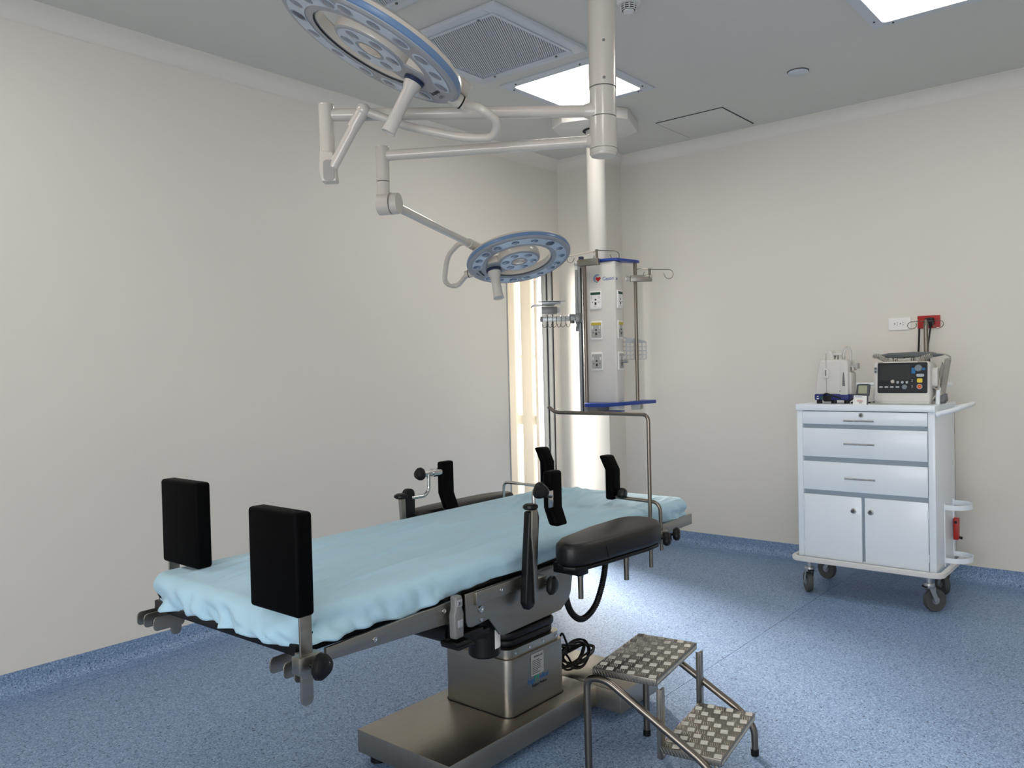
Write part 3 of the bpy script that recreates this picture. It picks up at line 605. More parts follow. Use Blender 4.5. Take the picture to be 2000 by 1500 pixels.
b = MB(); b.prism(rrect(.352, .342, .038, 6, 2.408, 2.087), .1172, .1190); b.build('shadow_gasket', 'rubber', ot)
b = MB(); b.prism(rrect(.325, .315, .035, 6, 2.408, 2.087), .328, .362); b.build('pedestal_rim', 'steel_top', ot)
for k in range(4):
    b = MB(); x_ = 2.285+.082*k; b.cyl((x_, 1.929, .347), (x_, 1.925, .347), .0045, seg=10); b.build('rim_screw', 'chrome', ot)
for k in range(3):
    b = MB(); y_ = 1.98+.1*k; b.cyl((2.245, y_, .347), (2.241, y_, .347), .0045, seg=10); b.build('rim_screw', 'chrome', ot)
b = MB(); z_ = .36
for k in range(7):
    b.prism(rrect(.312 if k % 2 else .300, .302 if k % 2 else .29, .05, 6, 2.408, 2.087), z_, z_+.033, bev=.012); z_ += .030
b.prism(rrect(.27, .26, .04, 5, 2.408, 2.087), .36, .60); b.build('bellows', 'rubber', ot, 60)
def top(mb): mb.X = TT; return mb
b = top(MB()); b.bb((1.72, 1.70, .585), (2.26, 2.36, .735), .006); b.build('seat_frame', 'bkplastic', ot)
for nm, y0, y1, s_ in (('near', YN-.003, YN+.004, 1), ('far', YF-.004, YF+.003, 1)):
    b = top(MB()); b.prism([(1.733, .733), (1.735, .650), (1.742, .634), (1.760, .628), (1.838, .634), (1.862, .606), (1.888, .572), (1.905, .565), (2.215, .570), (2.262, .598), (2.275, .620), (2.300, .733)], -y1, -y0, XZ, .0015); b.build('side_plate', 'steel', ot)
    # side rails of the three sections
    yo = (y0-.010) if nm == 'near' else y1; yi = yo+.010
    for xa, xb, za, zb, za2, zb2 in ((1.772, 2.300, .692, .732, .700, .735), (1.215, 1.690, .690, .723, .668, .733), (2.315, 3.180, .690, .735, .708, .752)):
        b = top(MB()); b.prism([(xa, za), (xb, za2), (xb, zb2), (xa, zb)], -yi, -yo, XZ, .0015); b.build('side_rail', 'steel', ot)
for x_, z_, r_s in ((1.80, .674, .011), (1.80, .642, .006), (1.885, .7145, .006), (1.63, .712, .007), (1.37, .702, .007), (2.36, .715, .006)):
    b = top(MB()); yy = YN-.004 if x_ in (1.80,) else YN-.014
    b.lathe([(0, .003), (r_s*.35, .003), (r_s*.4, .0015), (r_s*.55, .0035), (r_s*.9, .0035), (r_s, 0)], frame((x_, yy, z_), (1, 0, 0), z=(0, -1, 0)), 20); b.build('bolt', 'chrome', ot)
b = top(MB()); b.bb((1.692, 1.675, .600), (1.732, 2.385, .745), .008); b.cyl((1.715, 1.70, .62), (1.715, 2.36, .62), .035); b.build('leg_joint', 'bkplastic', ot)
b = top(MB()); b.bb((1.150, 1.690, .712), (3.176, 2.370, .742), .004); b.build('section_board', 'bkplastic', ot)
b = top(MB()); b.bb((1.155, 1.682, .742), (1.695, 2.378, .800), .02); b.bb((1.705, 1.682, .742), (2.30, 2.378, .800), .02); b.bb((2.31, 1.682, .742), (3.172, 2.378, .800), .02); b.build('mattress', 'black', ot)
for y_ in (1.650, 1.692, 1.748, 2.312, 2.368, 2.408):
    x0 = 1.118
    b = top(MB()); b.prism(rrect(.095, .040, .012, 5, x0+.047, .686), -y_-.004, -y_, XZ, .001); b.build('end_tab', 'steel', ot)
b = top(MB()); b.cyl((1.912, 1.752, .492), (1.912, 1.752, .625), .0515, seg=36); b.lathe([(0, 0), (.046, 0), (.0515, .008)], Matrix.Translation((1.912, 1.752, .486)), 36); mo = b.build('motor_housing', 'bkplastic', ot)
b = top(MB()); b.lathe([(.0522, .515), (.0522, .575), (.0516, .575), (.0516, .515)], Matrix.Translation((1.912, 1.752, 0)), 10, math.radians(-98), math.radians(-56), closedprof=True); b.build('motor_label', 'paper', ot)
b = MB(); 
for k in range(6): b.box((1.967-.002*k*0, 1.728, .59-.0075*k), (.001, .010+.006*(k % 3), .0022), R=Matrix.Rotation(math.radians(-40), 3, 'Z'))
b = top(MB()); b.prism([(1.80, .60), (1.87, .60), (1.87, .56), (1.78, .575)], -1.78, -1.70, XZ); b.box((1.76, 1.68, .60), (.16, .03, .016), .003); b.build('holder_arm', 'bkplastic', ot)
b = MB(); b.bb((1.62, 1.98, .655), (1.69, 2.02, .70)); b.X = TT
for k in range(14): b.lathe([(.006, -.006), (.011, -.006), (.011, .006), (.006, .006)], frame((1.57+.0075*k, 1.86+.004*k, .672), (0, 1, 0), z=(1, .4, 0)), 10, closedprof=True)
b.tube([(1.60, 1.86, .67), (1.63, 1.86, .645), (1.63, 1.87, .625), (1.60, 1.87, .618)], .005, 8, rad=.01); b.build('gas_spring', 'bkplastic', ot)
# stickers on the pedestal
Sx = frame((2.401, 1.9185, .278), (1, 0, 0), z=(0, -1, 0))
b = MB(Sx); b.prism(rrect(.076, .082, .002, 1), 0, .0006); st = b.build('rating_label', 'greyplate', ot)
text('Advanced', .0135, Sx @ Matrix.Translation((.004, .029, .0008)), 'ink', 'print', st)
b = MB(Sx); scribble(b, -.032, -.036, .032, .018, 8, .0022, Mx=Matrix.Translation((0, 0, .0007)), seed=4); o = b.build('print', 'ink', st); o['kind'] = 'stuff'
Lx = frame((2.402, 1.9185, .222), (1, 0, 0), z=(0, -1, 0))
text('bigi', .030, Lx @ Matrix.Translation((-.040, 0, 0)), 'blueink', 'lettering', ot)
text('M', .036, Lx @ Matrix.Translation((-.006, .002, 0)), 'tealink', 'lettering', ot)
text('edical', .028, Lx @ Matrix.Translation((.038, .001, 0)), 'blueink', 'lettering', ot, squeeze=.85)
text('Equipos Medicos', .0155, Lx @ Matrix.Translation((.010, -.022, 0)), 'ink', 'lettering', ot, squeeze=.85)
# corrugated hose
b = MB(); hp = fillet([(2.425, 1.80, .560), (2.455, 1.80, .478), (2.53, 1.80, .425), (2.61, 1.79, .462), (2.655, 1.78, .56), (2.672, 1.77, .70)], .08, 14)
dense = []
for i in range(len(hp)-1):
    n_ = max(1, int((hp[i+1]-hp[i]).length/.0022))
    for k in range(n_): dense.append(hp[i].lerp(hp[i+1], k/n_))
b.tube(dense, [.0125 if (i//1) % 3 else .0105 for i in range(len(dense))], 14); b.build('corrugated_hose', 'rubber', ot, 80)

# handset
hs_ = thing('hand_control', 'grey handset in a black ring holder below the near table rail', 'remote', tuple(TT @ Vector((1.66, 1.635, .60))))
b = top(MB()); b.prism([(1.643, .63), (1.679, .63), (1.681, .70), (1.676, .715), (1.676, .752), (1.648, .752), (1.648, .715), (1.641, .70)], -1.648, -1.622, XZ, .006); b.build('handset_body', 'handset', hs_)
b = top(MB()); b.bb((1.651, 1.6205, .722), (1.673, 1.623, .742), .001); b.bb((1.652, 1.6205, .662), (1.674, 1.623, .684), .001); b.build('key_field', M['face'], hs_)
text('31', .014, TT @ frame((1.662, 1.6202, .731), (1, 0, 0), z=(0, -1, 0)), 'ink', 'print', hs_)
b = top(MB()); b.tube([(1.635, 1.61, .618), (1.685, 1.61, .618), (1.69, 1.665, .618), (1.635, 1.665, .618)], .008, 10, closed=True); b.bb((1.63, 1.60, .606), (1.70, 1.67, .616), .004); b.bb((1.68, 1.655, .606), (1.80, 1.675, .622), .003); b.build('ring_holder', 'bkplastic', hs_)
# power cord bundle lying on the base
b = MB(); rnd = random.Random(3); pts = []
for k in range(450):
    t_ = k/450*2*PI*7; c0 = Vector((2.80, 2.03, .165)); rr_ = .085+.02*math.sin(k*.043)+.006*math.sin(k*.3)
    along = Vector((.50, .0, 0)).normalized()
    pts.append(c0+Vector((math.cos(t_)*rr_*1.0+.012*math.sin(k*.123), math.sin(t_)*rr_*.42+.018*math.sin(k*.07), math.sin(t_+.8)*.026+.012*math.sin(k*.17)+.008)))
pts = [Vector((2.600, 2.10, .31)), Vector((2.64, 2.10, .30)), Vector((2.68, 2.07, .24))]+pts
b.tube(pts, .0048, 8); b.tube([(2.72, 2.05, .2), (2.70, 2.04, .26), (2.71, 2.03, .295), (2.73, 2.03, .26), (2.75, 2.02, .20)], .0048, 8, rad=.03); b.tube([(2.605, 2.13, .285), (2.66, 2.13, .285), (2.74, 2.08, .22), (2.80, 2.06, .19)], .0048, 8, rad=.04)
o = b.build('power_cord', 'rubber', None, 80); tag(o, 'looped black power cord bundle lying on the steel table base', 'cord')

# fitted sheet
def sheet():
    bm = bmesh.new(); x0, x1, y0, y1 = 1.146, 3.182, 1.672, 2.388; cr = .055; NP = 420; per = []
    segs = []
    def add(p, n): segs.append((Vector((p[0], p[1])), Vector((n[0], n[1]))))
    def line(a, b_, n, cnt):
        for k in range(cnt): t = k/cnt; add((a[0]+(b_[0]-a[0])*t, a[1]+(b_[1]-a[1])*t), n)
    def arc(c, a0, cnt):
        for k in range(cnt): a = math.radians(a0+90*k/cnt); add((c[0]+cr*math.cos(a), c[1]+cr*math.sin(a)), (math.cos(a), math.sin(a)))
    line((x0+cr, y0), (x1-cr, y0), (0, -1), 260); arc((x1-cr, y0+cr), -90, 14); line((x1, y0+cr), (x1, y1-cr), (1, 0), 56); arc((x1-cr, y1-cr), 0, 14)
    line((x1-cr, y1), (x0+cr, y1), (0, 1), 260); arc((x0+cr, y1-cr), 90, 14); line((x0, y1-cr), (x0, y0+cr), (-1, 0), 56); arc((x0+cr, y0+cr), 180, 14)
    zt = .820; er = .032
    prof = []       # (outward offset, z, side weight)
    for k in range(9): prof.append((.004, .735+(zt-er-.735)*k/8, 1-k/8*.6))
    for k in range(1, 9):
        a = PI/2*k/8; prof.append((.004-er*(1-math.cos(a)), zt-er+er*math.sin(a), .4*(1-k/8)))
    rings = []
    cy = (y0+y1)/2
    def nz(p, s): return noise.noise(Vector(p)*s)
    for j, (off, z, wgt) in enumerate(prof):
        R_ = []
        for i, (p, n) in enumerate(segs):
            foot = max(0, 1-(p.x-x0)/.75); head = max(0, 1-(x1-p.x)/.35)
            amp = .008+.026*foot+.014*head
            s = i*.0115
            puck = nz((p.x*1.0, p.y*1.0, z*1.5), 9)*amp*1.5*wgt + abs(nz((p.x+z*.9, p.y-z*.8, 3), 17))*amp*1.3*wgt*(1 if foot+head > .05 else .35)
            hemz = 0
            low = max(0, 1-j/8)
            hemz = low*(.010*nz((p.x, p.y, 1), 5)+.012*foot*abs(nz((p.x, p.y, 5), 13)) - .014*foot*max(0, nz((p.x, p.y, 9), 6)) - (.022*math.exp(-((p.x-1.50)/.07)**2) if n.y < -.5 else 0) - .012*foot)
            hemz += low*.010
            q = p+n*(off+puck-low*.010*(1-foot))
            z_ = z+hemz
            R_.append((q.x, q.y, z_))
        rings.append(R_)
    def topz(x, y, edge):
        v = Vector((x, y, 0)); a = .0030*nz((x*.55, y*2.2, 0), 3)
        a += .0075*max(0, nz((x*.7+y*1.2, y*2.4-x*.25, 2), 5)-.05)
        a += .0070*(1-abs(nz((x*.8+.3*y, y*3.2+x*.3, 7), 3.0))*2.2)*max(0, nz((x, y, 4), 1.5)+.35)
        a += .010*(1-min(1, abs(nz((x*1.2, y*3.6-x*1.1, 11), 2.2))*6))*max(0, min(1, (x-2.3)/.3))
        a += .0065*(1-min(1, abs(nz((x*.5, y*4-x*.3, 21), 2.6))*5))*max(0, min(1, (2.7-x)/.3))
        def ridge(u, v, sc, sd, k): return max(0, 1-abs(nz((u, v, sd), sc))*k)
        m1 = max(0, min(1, nz((x, y, 31), 2.0)*2.2+.45)); m2 = max(0, min(1, nz((x, y, 41), 2.6)*2.4+.35))
        a += .0050*ridge(x*.9+y*.5, y*6-x*.9, 2.2, 51, 7)*m1 + .0040*ridge(x*.8-y*.3, y*7-x*1.9, 2.0, 61, 8)*m2
        if x > 2.25: a += .0085*ridge(x*.9, y*4.5-x*1.6, 2.6, 71, 6)*min(1, (x-2.25)*3)*m1
        a -= .010*math.exp(-((x-1.70)/.03)**2)*.25
        a -= .006*math.exp(-((x-1.15)/.10)**2)
        return a*edge
    last = prof[-1]; NI = 64
    for k in range(1, NI+1):
        t = k/NI; R_ = []
        for p, n in segs:
            b0 = p+n*last[0]; hw = (y1-y0)/2-.04
            cxm = min(max(p.x, x0+hw), x1-hw); q = b0.lerp(Vector((cxm, cy)), t)
            R_.append((q.x, q.y, zt+topz(q.x, q.y, min(1, t*5))+.004*math.sin(PI*min(1, t))))
        rings.append(R_)
    V = [[bm.verts.new(TT @ Vector(c)) for c in R_] for R_ in rings]; n = len(segs)
    for a_, c_ in zip(V[:-1], V[1:]):
        for i in range(n): bm.faces.new((a_[i], a_[(i+1) % n], c_[(i+1) % n], c_[i]))
    bmesh.ops.remove_doubles(bm, verts=V[-1], dist=.002)
    bmesh.ops.recalc_face_normals(bm, faces=bm.faces[:])
    b = MB(); m = bpy.data.meshes.new('t'); bm.to_mesh(m); bm.free(); b.bm.from_mesh(m); bpy.data.meshes.remove(m)
    o = b.build('fitted_sheet', 'cloth', None, 80); tag(o, 'pale blue fitted sheet stretched over the operating table, gathered at the ends', 'sheet')
    s = o.modifiers.new('thickness', 'SOLIDIFY'); s.thickness = .0015; s.offset = 1
    return o
sheet()
b = top(MB()); b.tube([(1.30, 1.72, .8245), (1.31, 1.715, .827), (1.325, 1.716, .8245)], .0012, 6, rad=.01)

# ---------------------------------------------------------------- accessories clamped to the rails
def knob(mb, p, n, rr_=.026, ln=.03):       # lobed clamping knob
    n = Vector(n).normalized(); X = frame(p, n.orthogonal(), z=n)
    t = bmesh.new(); seg = 36; prof = [(.35, 0), (.80, .12), (1, .45), (.95, .80), (.70, 1.0), (0, 1.04)]; R_ = []
    for q in prof: R_.append([t.verts.new((q[0]*rr_*(1+.10*math.cos(3*2*PI*k/seg)*q[0])*math.cos(2*PI*k/seg), q[0]*rr_*(1+.10*math.cos(3*2*PI*k/seg)*q[0])*math.sin(2*PI*k/seg), q[1]*ln)) for k in range(seg)])
    for a_, c_ in zip(R_[:-1], R_[1:]):
        for k in range(seg): t.faces.new((a_[k], a_[(k+1) % seg], c_[(k+1) % seg], c_[k]))
    t.faces.new(R_[0][::-1]); bmesh.ops.remove_doubles(t, verts=R_[-1], dist=1e-5); bmesh.ops.recalc_face_normals(t, faces=t.faces[:]); mb._add(t, X)
def foot_pad(x, ya, yb, yb_bar, z0, z1, zbar, side, label):
    t = thing('foot_end_pad', label, 'table pad', (x, (ya+yb)/2, zbar), 'upright black pads at the foot end')
    b = MB(); b.bb((x, ya, z0), (x+.050, yb, z1), .010, 4); b.build('pad', 'black', t)
    b = MB(); b.prism(rrect(.034, z0+.05-zbar, .015, 5, x+.028, (z0+.05+zbar)/2), -yb_bar-.003, -yb_bar+.003, XZ, .001); b.build('flat_bar', 'steel', t)
    zc = zbar+.10
    b = MB(); b.bb((x-.002, yb_bar-.016, zc-.022), (x+.066, yb_bar+.018, zc+.022), .005)
    if side > 0: b.bb((x+.03, yb_bar-.010, zc-.015), (x+.075, yb_bar+.05, zc+.015), .003)
    b.build('clamp', 'steel', t)
    b = MB(); p = Vector((x+.030, yb_bar-.016 if side > 0 else yb_bar+.018, zc)); nv = Vector((.25, -1 if side > 0 else 1, 0)).normalized(); b.cyl(p, p+nv*.018, .007); knob(b, p+nv*.016, nv, .031, .030); b.build('clamp_knob', 'bkplastic', t)
foot_pad(1.116, 1.600, 1.800, 1.612, .826, 1.073, .614, 1, 'near upright black rectangular pad clamped at the foot end of the table')
foot_pad(1.222, 2.240, 2.448, 2.432, .829, 1.083, .598, -1, 'far upright black rectangular pad clamped at the foot end of the table, against the wall')
def bent_pad(mb, c, h, w_, th, kink, at):   # slab whose cross-section (y, z) bends by kink in y; at = 'top' / 'bottom'
    hh = h/2
    mid = [(0, -hh), (0, hh*.35), (kink, hh)] if at == 'top' else [(kink, -hh), (0, -hh*.35), (0, hh)]
    L_ = [(y-th/2, z) for y, z in mid]; R_ = [(y+th/2, z) for y, z in mid][::-1]
    Xp = frame(c, (0, 1, 0), z=(1, 0, 0))      # local (x, y) -> (y, z)
    mb.prism((L_+R_)[::-1], -w_/2, w_/2, Xp, .010)
def body_support(label, parts, loc, group='padded body supports clamped to the rails'):
    t = thing('body_support', label, 'body support', loc, group)
    for nm, m, fn in parts:
        b = MB(); fn(b); b.build(nm, m, t)
    return t
body_support('near black padded body support on a strap-shaped post, clamped beside the near arm board', [
    ('pad', 'black', lambda b: bent_pad(b, (2.135, 1.625, .970), .178, .062, .038, -.022, 'bottom')),
    ('pad_plate', 'chrome', lambda b: b.bb((2.082, 1.598, .945), (2.103, 1.603, 1.000), .001)),
    ('post', 'bkplastic', lambda b: b.prism([(1.992, .945), (2.034, .945), (2.040, .92), (2.030, .82), (2.016, .66), (1.998, .640), (1.976, .636), (1.962, .66), (1.978, .82)], -1.634, -1.606, XZ, .006)),
    ('post_plate', 'steel', lambda b: b.prism([(1.994, .950), (2.022, .950), (2.022, .87), (2.012, .80), (2.022, .655), (1.999, .655), (1.996, .80), (1.990, .87)], -1.606, -1.600, XZ, .001)),
    ('knob', 'bkplastic', lambda b: (b.lathe([(0, 0), (.020, 0), (.025, .006), (.024, .013), (.016, .018), (0, .018)], Matrix.Translation((2.008, 1.618, .950)), 24))),
    ('rod', 'chrome', lambda b: b.tube([(2.018, 1.612, .965), (2.018, 1.612, 1.012), (2.085, 1.606, 1.000)], .0065, 14, rad=.012)),
    ('joint_knob', 'bkplastic', lambda b: (knob(b, (2.030, 1.602, 1.010), (-.5, -.85, .0), .026, .036))),
    ('joint', 'chrome', lambda b: b.cyl((2.025, 1.605, 1.002), (2.095, 1.605, .985), .013, .012, 20)),
    ('clamp', 'steel', lambda b: b.bb((2.005, 1.606, .680), (2.075, 1.662, .728), .004)),
    ('clamp_knob', 'bkplastic', lambda b: (b.cyl((2.058, 1.615, .705), (2.064, 1.595, .705), .006), knob(b, (2.064, 1.598, .700), (.25, -1, 0), .030, .028)))], (2.02, 1.63, .64))
body_support('far black padded body support rising behind the sheet, nearer the foot end', [
    ('pad', 'black', lambda b: bent_pad(b, (2.445, 2.425, .915), .198, .070, .036, -.030, 'bottom')),
    ('post', 'bkplastic', lambda b: b.prism(rrect(.050, .20, .022, 6, 2.242, .822), -2.452, -2.424, XZ, .005)),
    ('post_plate', 'steel', lambda b: b.prism([(2.178, .890), (2.204, .890), (2.206, .83), (2.212, .70), (2.188, .70), (2.184, .80)], -2.428, -2.414, XZ, .001)),
    ('knob', 'bkplastic', lambda b: b.lathe([(0, 0), (.020, 0), (.028, .006), (.027, .014), (.016, .020), (0, .020)], Matrix.Translation((2.190, 2.425, .890)), 24)),
    ('rod', 'chrome', lambda b: b.tube([(2.250, 2.430, .884), (2.320, 2.425, .884), (2.345, 2.425, .905), (2.345, 2.425, .975)], .0075, 14, rad=.03)),
    ('joint_knob', 'bkplastic', lambda b: knob(b, (2.332, 2.44, .972), (-1, .15, 0), .026, .036)),
    ('joint', 'chrome', lambda b: (b.cyl((2.325, 2.432, .972), (2.372, 2.430, .972), .012, seg=20), b.cyl((2.370, 2.430, .972), (2.412, 2.428, .972), .018, seg=24))),
    ('clamp', 'steel', lambda b: b.bb((2.20, 2.398, .68), (2.27, 2.44, .728), .004))], (2.23, 2.43, .64))
body_support('far black padded body support near the head end, in front of the pale doorway frame', [
    ('pad', 'black', lambda b: bent_pad(b, (2.790, 2.150, .958), .190, .064, .038, .030, 'top')),
    ('rod', 'chrome', lambda b: b.tube([(2.765, 2.06, .882), (2.775, 2.14, .884), (2.80, 2.408, .884), (2.80, 2.418, .70)], .007, 14, rad=.03)),
    ('joint', 'chrome', lambda b: b.cyl((2.776, 2.155, .878), (2.776, 2.120, .898), .012, seg=18)),
    ('knob', 'bkplastic', lambda b: knob(b, (2.785, 2.128, .918), (.2, -1, -.15), .024, .040)),
    ('clamp', 'steel', lambda b: b.bb((2.770, 2.398, .69), (2.83, 2.44, .738), .004))], (2.80, 2.42, .68))
body_support('black padded body support over the head end of the sheet, beside the tall bent rod', [
    ('pad', 'black', lambda b: bent_pad(b, (2.800, 1.822, .945), .178, .064, .038, .030, 'top')),
    ('rod', 'steeltube', lambda b: b.tube([(2.79, 1.81, .868), (2.815, 1.79, .862), (2.852, 1.636, .850), (2.852, 1.632, .66)], .0075, 16, rad=.035)),
    ('knob', 'bkplastic', lambda b: knob(b, (2.80, 1.800, .882), (.25, -1, -.05), .022, .036)),
    ('clamp', 'steel', lambda b: b.bb((2.826, 1.616, .690), (2.880, 1.655, .740), .004)),
    ('clamp_knob', 'bkplastic', lambda b: (b.cyl((2.86, 1.62, .725), (2.87, 1.59, .725), .006), knob(b, (2.872, 1.592, .726), (.35, -1, 0), .026, .028)))], (2.85, 1.64, .66))
def arm_board(label, poly, zt, th, posts, loc, seam):
    t = thing('arm_board', label, 'arm rest', loc, 'padded arm boards')
    b = MB(); b.prism(poly, zt-th, zt, None, .020); b.build('cushion', 'leather', t, 60)
    b = MB(); cx = sum(p[0] for p in poly)/len(poly); cy = sum(p[1] for p in poly)/len(poly)
    b.prism([(cx+(p[0]-cx)*.97, cy+(p[1]-cy)*.93) for p in poly], zt-th-.010, zt-th+.002, None, .002); b.build('board', 'bkplastic', t)
    for (x_, y_) in posts:
        b = MB(); b.cyl((x_, y_, zt-th-.008), (x_, y_, zt-th-.055), .0105, seg=16); b.cyl((x_, y_, zt-th-.055), (x_, y_, zt-th-.125), .0095, .0088, seg=16); b.build('post', 'steeltube', t)
    x_, y_ = posts[0]; b = MB(); b.bb((x_-.03, y_-.02, zt-th-.045), (x_+.02, y_+.09, zt-th-.01), .004); b.build('swivel_bracket', 'bkplastic', t)
    for sx in seam:
        b = MB(); b.tube([tuple(p) for p in sx], .0011, 6); b.build('stitched_seam', 'rubber', t)
    return t
nb = [(2.055, 1.535), (2.066, 1.495), (2.105, 1.474), (2.20, 1.462), (2.45, 1.445), (2.53, 1.450), (2.592, 1.487), (2.625, 1.540), (2.622, 1.590), (2.590, 1.632), (2.54, 1.645), (2.345, 1.638), (2.145, 1.610), (2.080, 1.580)]
arm_board('near padded black leather arm board clamped beside the table', nb, .840, .075, [(2.170, 1.545), (2.455, 1.548)], (2.34, 1.55, .64), [[(2.075, 1.487, .818), (2.20, 1.4615, .818), (2.215, 1.4600, .768)], [(2.585, 1.482, .82), (2.545, 1.458, .77)]])
fb = [(2.295, 2.450), (2.86, 2.440), (2.93, 2.455), (2.950, 2.495), (2.91, 2.540), (2.80, 2.565), (2.45, 2.560), (2.305, 2.54)]
arm_board('far padded black leather arm board between the table and the long wall', fb, .818, .070, [(2.45, 2.47), (2.75, 2.47)], (2.55, 2.48, .64), [])
t = thing('screen_frame', 'tall bent steel rod crossing above the head end of the table', 'drape frame', (2.785, 1.642, .60))
b = MB(); b.tube([(2.785, 1.642, .605), (2.785, 1.642, 1.205), (2.785, 2.095, 1.205), (2.785, 2.132, 1.228)], .0078, 18, rad=.030, n=10); b.build('bent_rod', 'steeltube', t)
b = MB(); b.bb((2.762, 1.622, .688), (2.812, 1.662, .738), .004); b.build('clamp', 'steel', t)
b = MB(); b.cyl((2.80, 1.625, .72), (2.81, 1.60, .72), .006); knob(b, (2.812, 1.602, .716), (.3, -1, 0), .027, .030); b.build('clamp_knob', 'bkplastic', t)

# ================================================================ STEP STOOL
SX = rotz((2.49, 1.42, 0), math.radians(8.5))
ss = thing('step_stool', 'two-step stool with chequer plate treads and bent steel tube handrails', 'step stool', (2.49, 1.42, 0))
def tread(cx, cy, z, lx, ly, lbl=None):
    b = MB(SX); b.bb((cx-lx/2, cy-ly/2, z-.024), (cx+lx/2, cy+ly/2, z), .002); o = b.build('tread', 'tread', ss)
    b = MB(SX); cell = .0335; nx = int(lx/cell); ny = int(ly/cell)
    t = bmesh.new()
    for i in range(nx):
        for j in range(ny):
            px = cx-lx/2+(i+.5)*lx/nx; py = cy-ly/2+(j+.5)*ly/ny; horiz = (i+j) % 2
            for k in range(5):
                of = (k-2)*.0058; L_ = .0140
                a = math.radians(12 if horiz else 102); ca, sa = math.cos(a), math.sin(a)
                qx, qy = px-sa*of, py+ca*of
                vs = []
                for (u, v, h) in ((-L_, 0, 0), (-L_*.75, -.0014, 0), (L_*.75, -.0014, 0), (L_, 0, 0), (L_*.75, .0014, 0), (-L_*.75, .0014, 0), (-L_*.8, 0, .0022), (L_*.8, 0, .0022)):
                    vs.append(t.verts.new((qx+ca*u-sa*v, qy+sa*u+ca*v, z+h)))
                for f_ in ((0, 1, 6), (1, 2, 7, 6), (2, 3, 7), (3, 4, 7), (4, 5, 6, 7), (5, 0, 6)): t.faces.new([vs[q] for q in f_])
    # lugs on the folded front lip
    for i in range(int(lx/.011)):
        px = cx-lx/2+.008+i*.011
        vs = [t.verts.new((px+dx, cy-ly/2+dy, z+dz)) for dx, dy, dz in ((-.004, .0001, -.020), (.006, .0001, -.004), (.008, .0001, -.006), (-.002, .0001, -.022), (.001, -.0014, -.013))]
        for f_ in ((0, 1, 4), (1, 2, 4), (2, 3, 4), (3, 0, 4)): t.faces.new([vs[q] for q in f_])
    for i in range(int(ly/.011)):
        py = cy-ly/2+.008+i*.011
        for sgn in (-1, 1):
            vs = [t.verts.new((cx+sgn*(lx/2-.0001)+dx*sgn, py+dy, z+dz)) for dx, dy, dz in ((0, -.004, -.020), (0, .006, -.004), (0, .008, -.006), (0, -.002, -.022), (.0015, .001, -.013))]
            for f_ in ((0, 1, 4), (1, 2, 4), (2, 3, 4), (3, 0, 4)): t.faces.new([vs[q] for q in f_])
    bmesh.ops.recalc_face_normals(t, faces=t.faces[:]); b._add(t)
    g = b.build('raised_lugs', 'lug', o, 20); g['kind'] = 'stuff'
tread(.022, .078, .370, .405, .232)
tread(-.008, -.155, .165, .392, .205)
for sgn in (-1, 1):
    x_ = .215*sgn+.006
    b = MB(SX); ry = .200 if sgn < 0 else .150; rx = x_ if sgn < 0 else x_-.035
    b.tube([(rx, ry, .0), (rx, ry, .345), (x_, .13, .350), (x_, -.195, .150), (x_, -.245, .10), (x_, -.245, .0)], .0125, 18, rad=.062, n=10); b.build('handrail', 'steeltube', ss)
    b = MB(SX); b.bb((x_-.02*sgn-.014, -.064, .12), (x_-.02*sgn+.014, -.056, .348), .001); b.bb((x_-.02*sgn-.014, -.064, .12), (x_-.02*sgn-.010, -.045, .348), .001); b.build('flat_leg', 'steel', ss)
    b = MB(SX); b.bb((x_-.02*sgn-.010, -.07, .130), (x_-.02*sgn+.010, -.05, .142), .001); b.build('bracket', 'steel', ss)
for sgn in (-1, 1):
    for y_ in ((.2 if sgn < 0 else .15), -.245):
        qx = .215*sgn+.006-(.035 if (sgn > 0 and y_ > 0) else 0)
        b = MB(SX); b.cyl((qx, y_, 0), (qx, y_, .022), .0145, seg=18); b.build('rubber_tip', 'rubber', ss)
b = MB(SX); b.bb((-.20, .176, .330), (.22, .190, .346)); b.bb((-.20, -.245, .126), (.20, -.232, .141), .001); b.build('cross_bar', 'steel', ss)

# ================================================================ DRAWER CART
FX, BX, CL, CR = 4.85, 5.33, 1.838, 1.083     # front, back, left (big y), right (small y)
ct = thing('drawer_cart', 'pale blue-grey steel hospital cart with three drawers, two doors and castors', 'cart', ((FX+BX)/2, (CL+CR)/2, 0))
YZ = frame((0, 0, 0), (0, -1, 0), z=(-1, 0, 0))    # local (x, y) -> (-y, z) seen from the front; extrusion towards the viewer (-x)
b = MB(); b.bb((FX+.004, CR, .228), (BX, CR+.035, 1.105), .002); b.bb((FX+.004, CL-.033, .228), (BX, CL, 1.105), .002); b.bb((BX-.01, CR, .228), (BX, CL, 1.105)); b.bb((FX+.02, CR+.01, .222), (BX, CL-.01, .236)); b.build('body', 'cart', ct)
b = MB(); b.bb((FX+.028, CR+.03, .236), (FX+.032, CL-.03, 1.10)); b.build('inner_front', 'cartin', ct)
b = MB(); b.bb((FX-.004, CR-.004, 1.105), (BX+.01, CL+.004, 1.142), .003); b.build('worktop', 'cart', ct)
def front(z0, z1, ya, yb, name):
    b = MB(); b.bb((FX, ya, z0), (FX+.026, yb, z1), .002); return b.build(name, 'cart', ct)
def bar(o, z, y0, y1):
    b = MB(); b.cyl((FX-.028, y0, z), (FX-.028, y1, z), .0055, seg=14); b.cyl((FX-.028, y0+.028, z), (FX+.001, y0+.028, z), .004, seg=10); b.cyl((FX-.028, y1-.028, z), (FX+.001, y1-.028, z), .004, seg=10); b.build('handle', 'chrome', o)
d1 = front(1.026, 1.101, 1.120, 1.803, 'drawer'); bar(d1, 1.050, 1.389, 1.556)
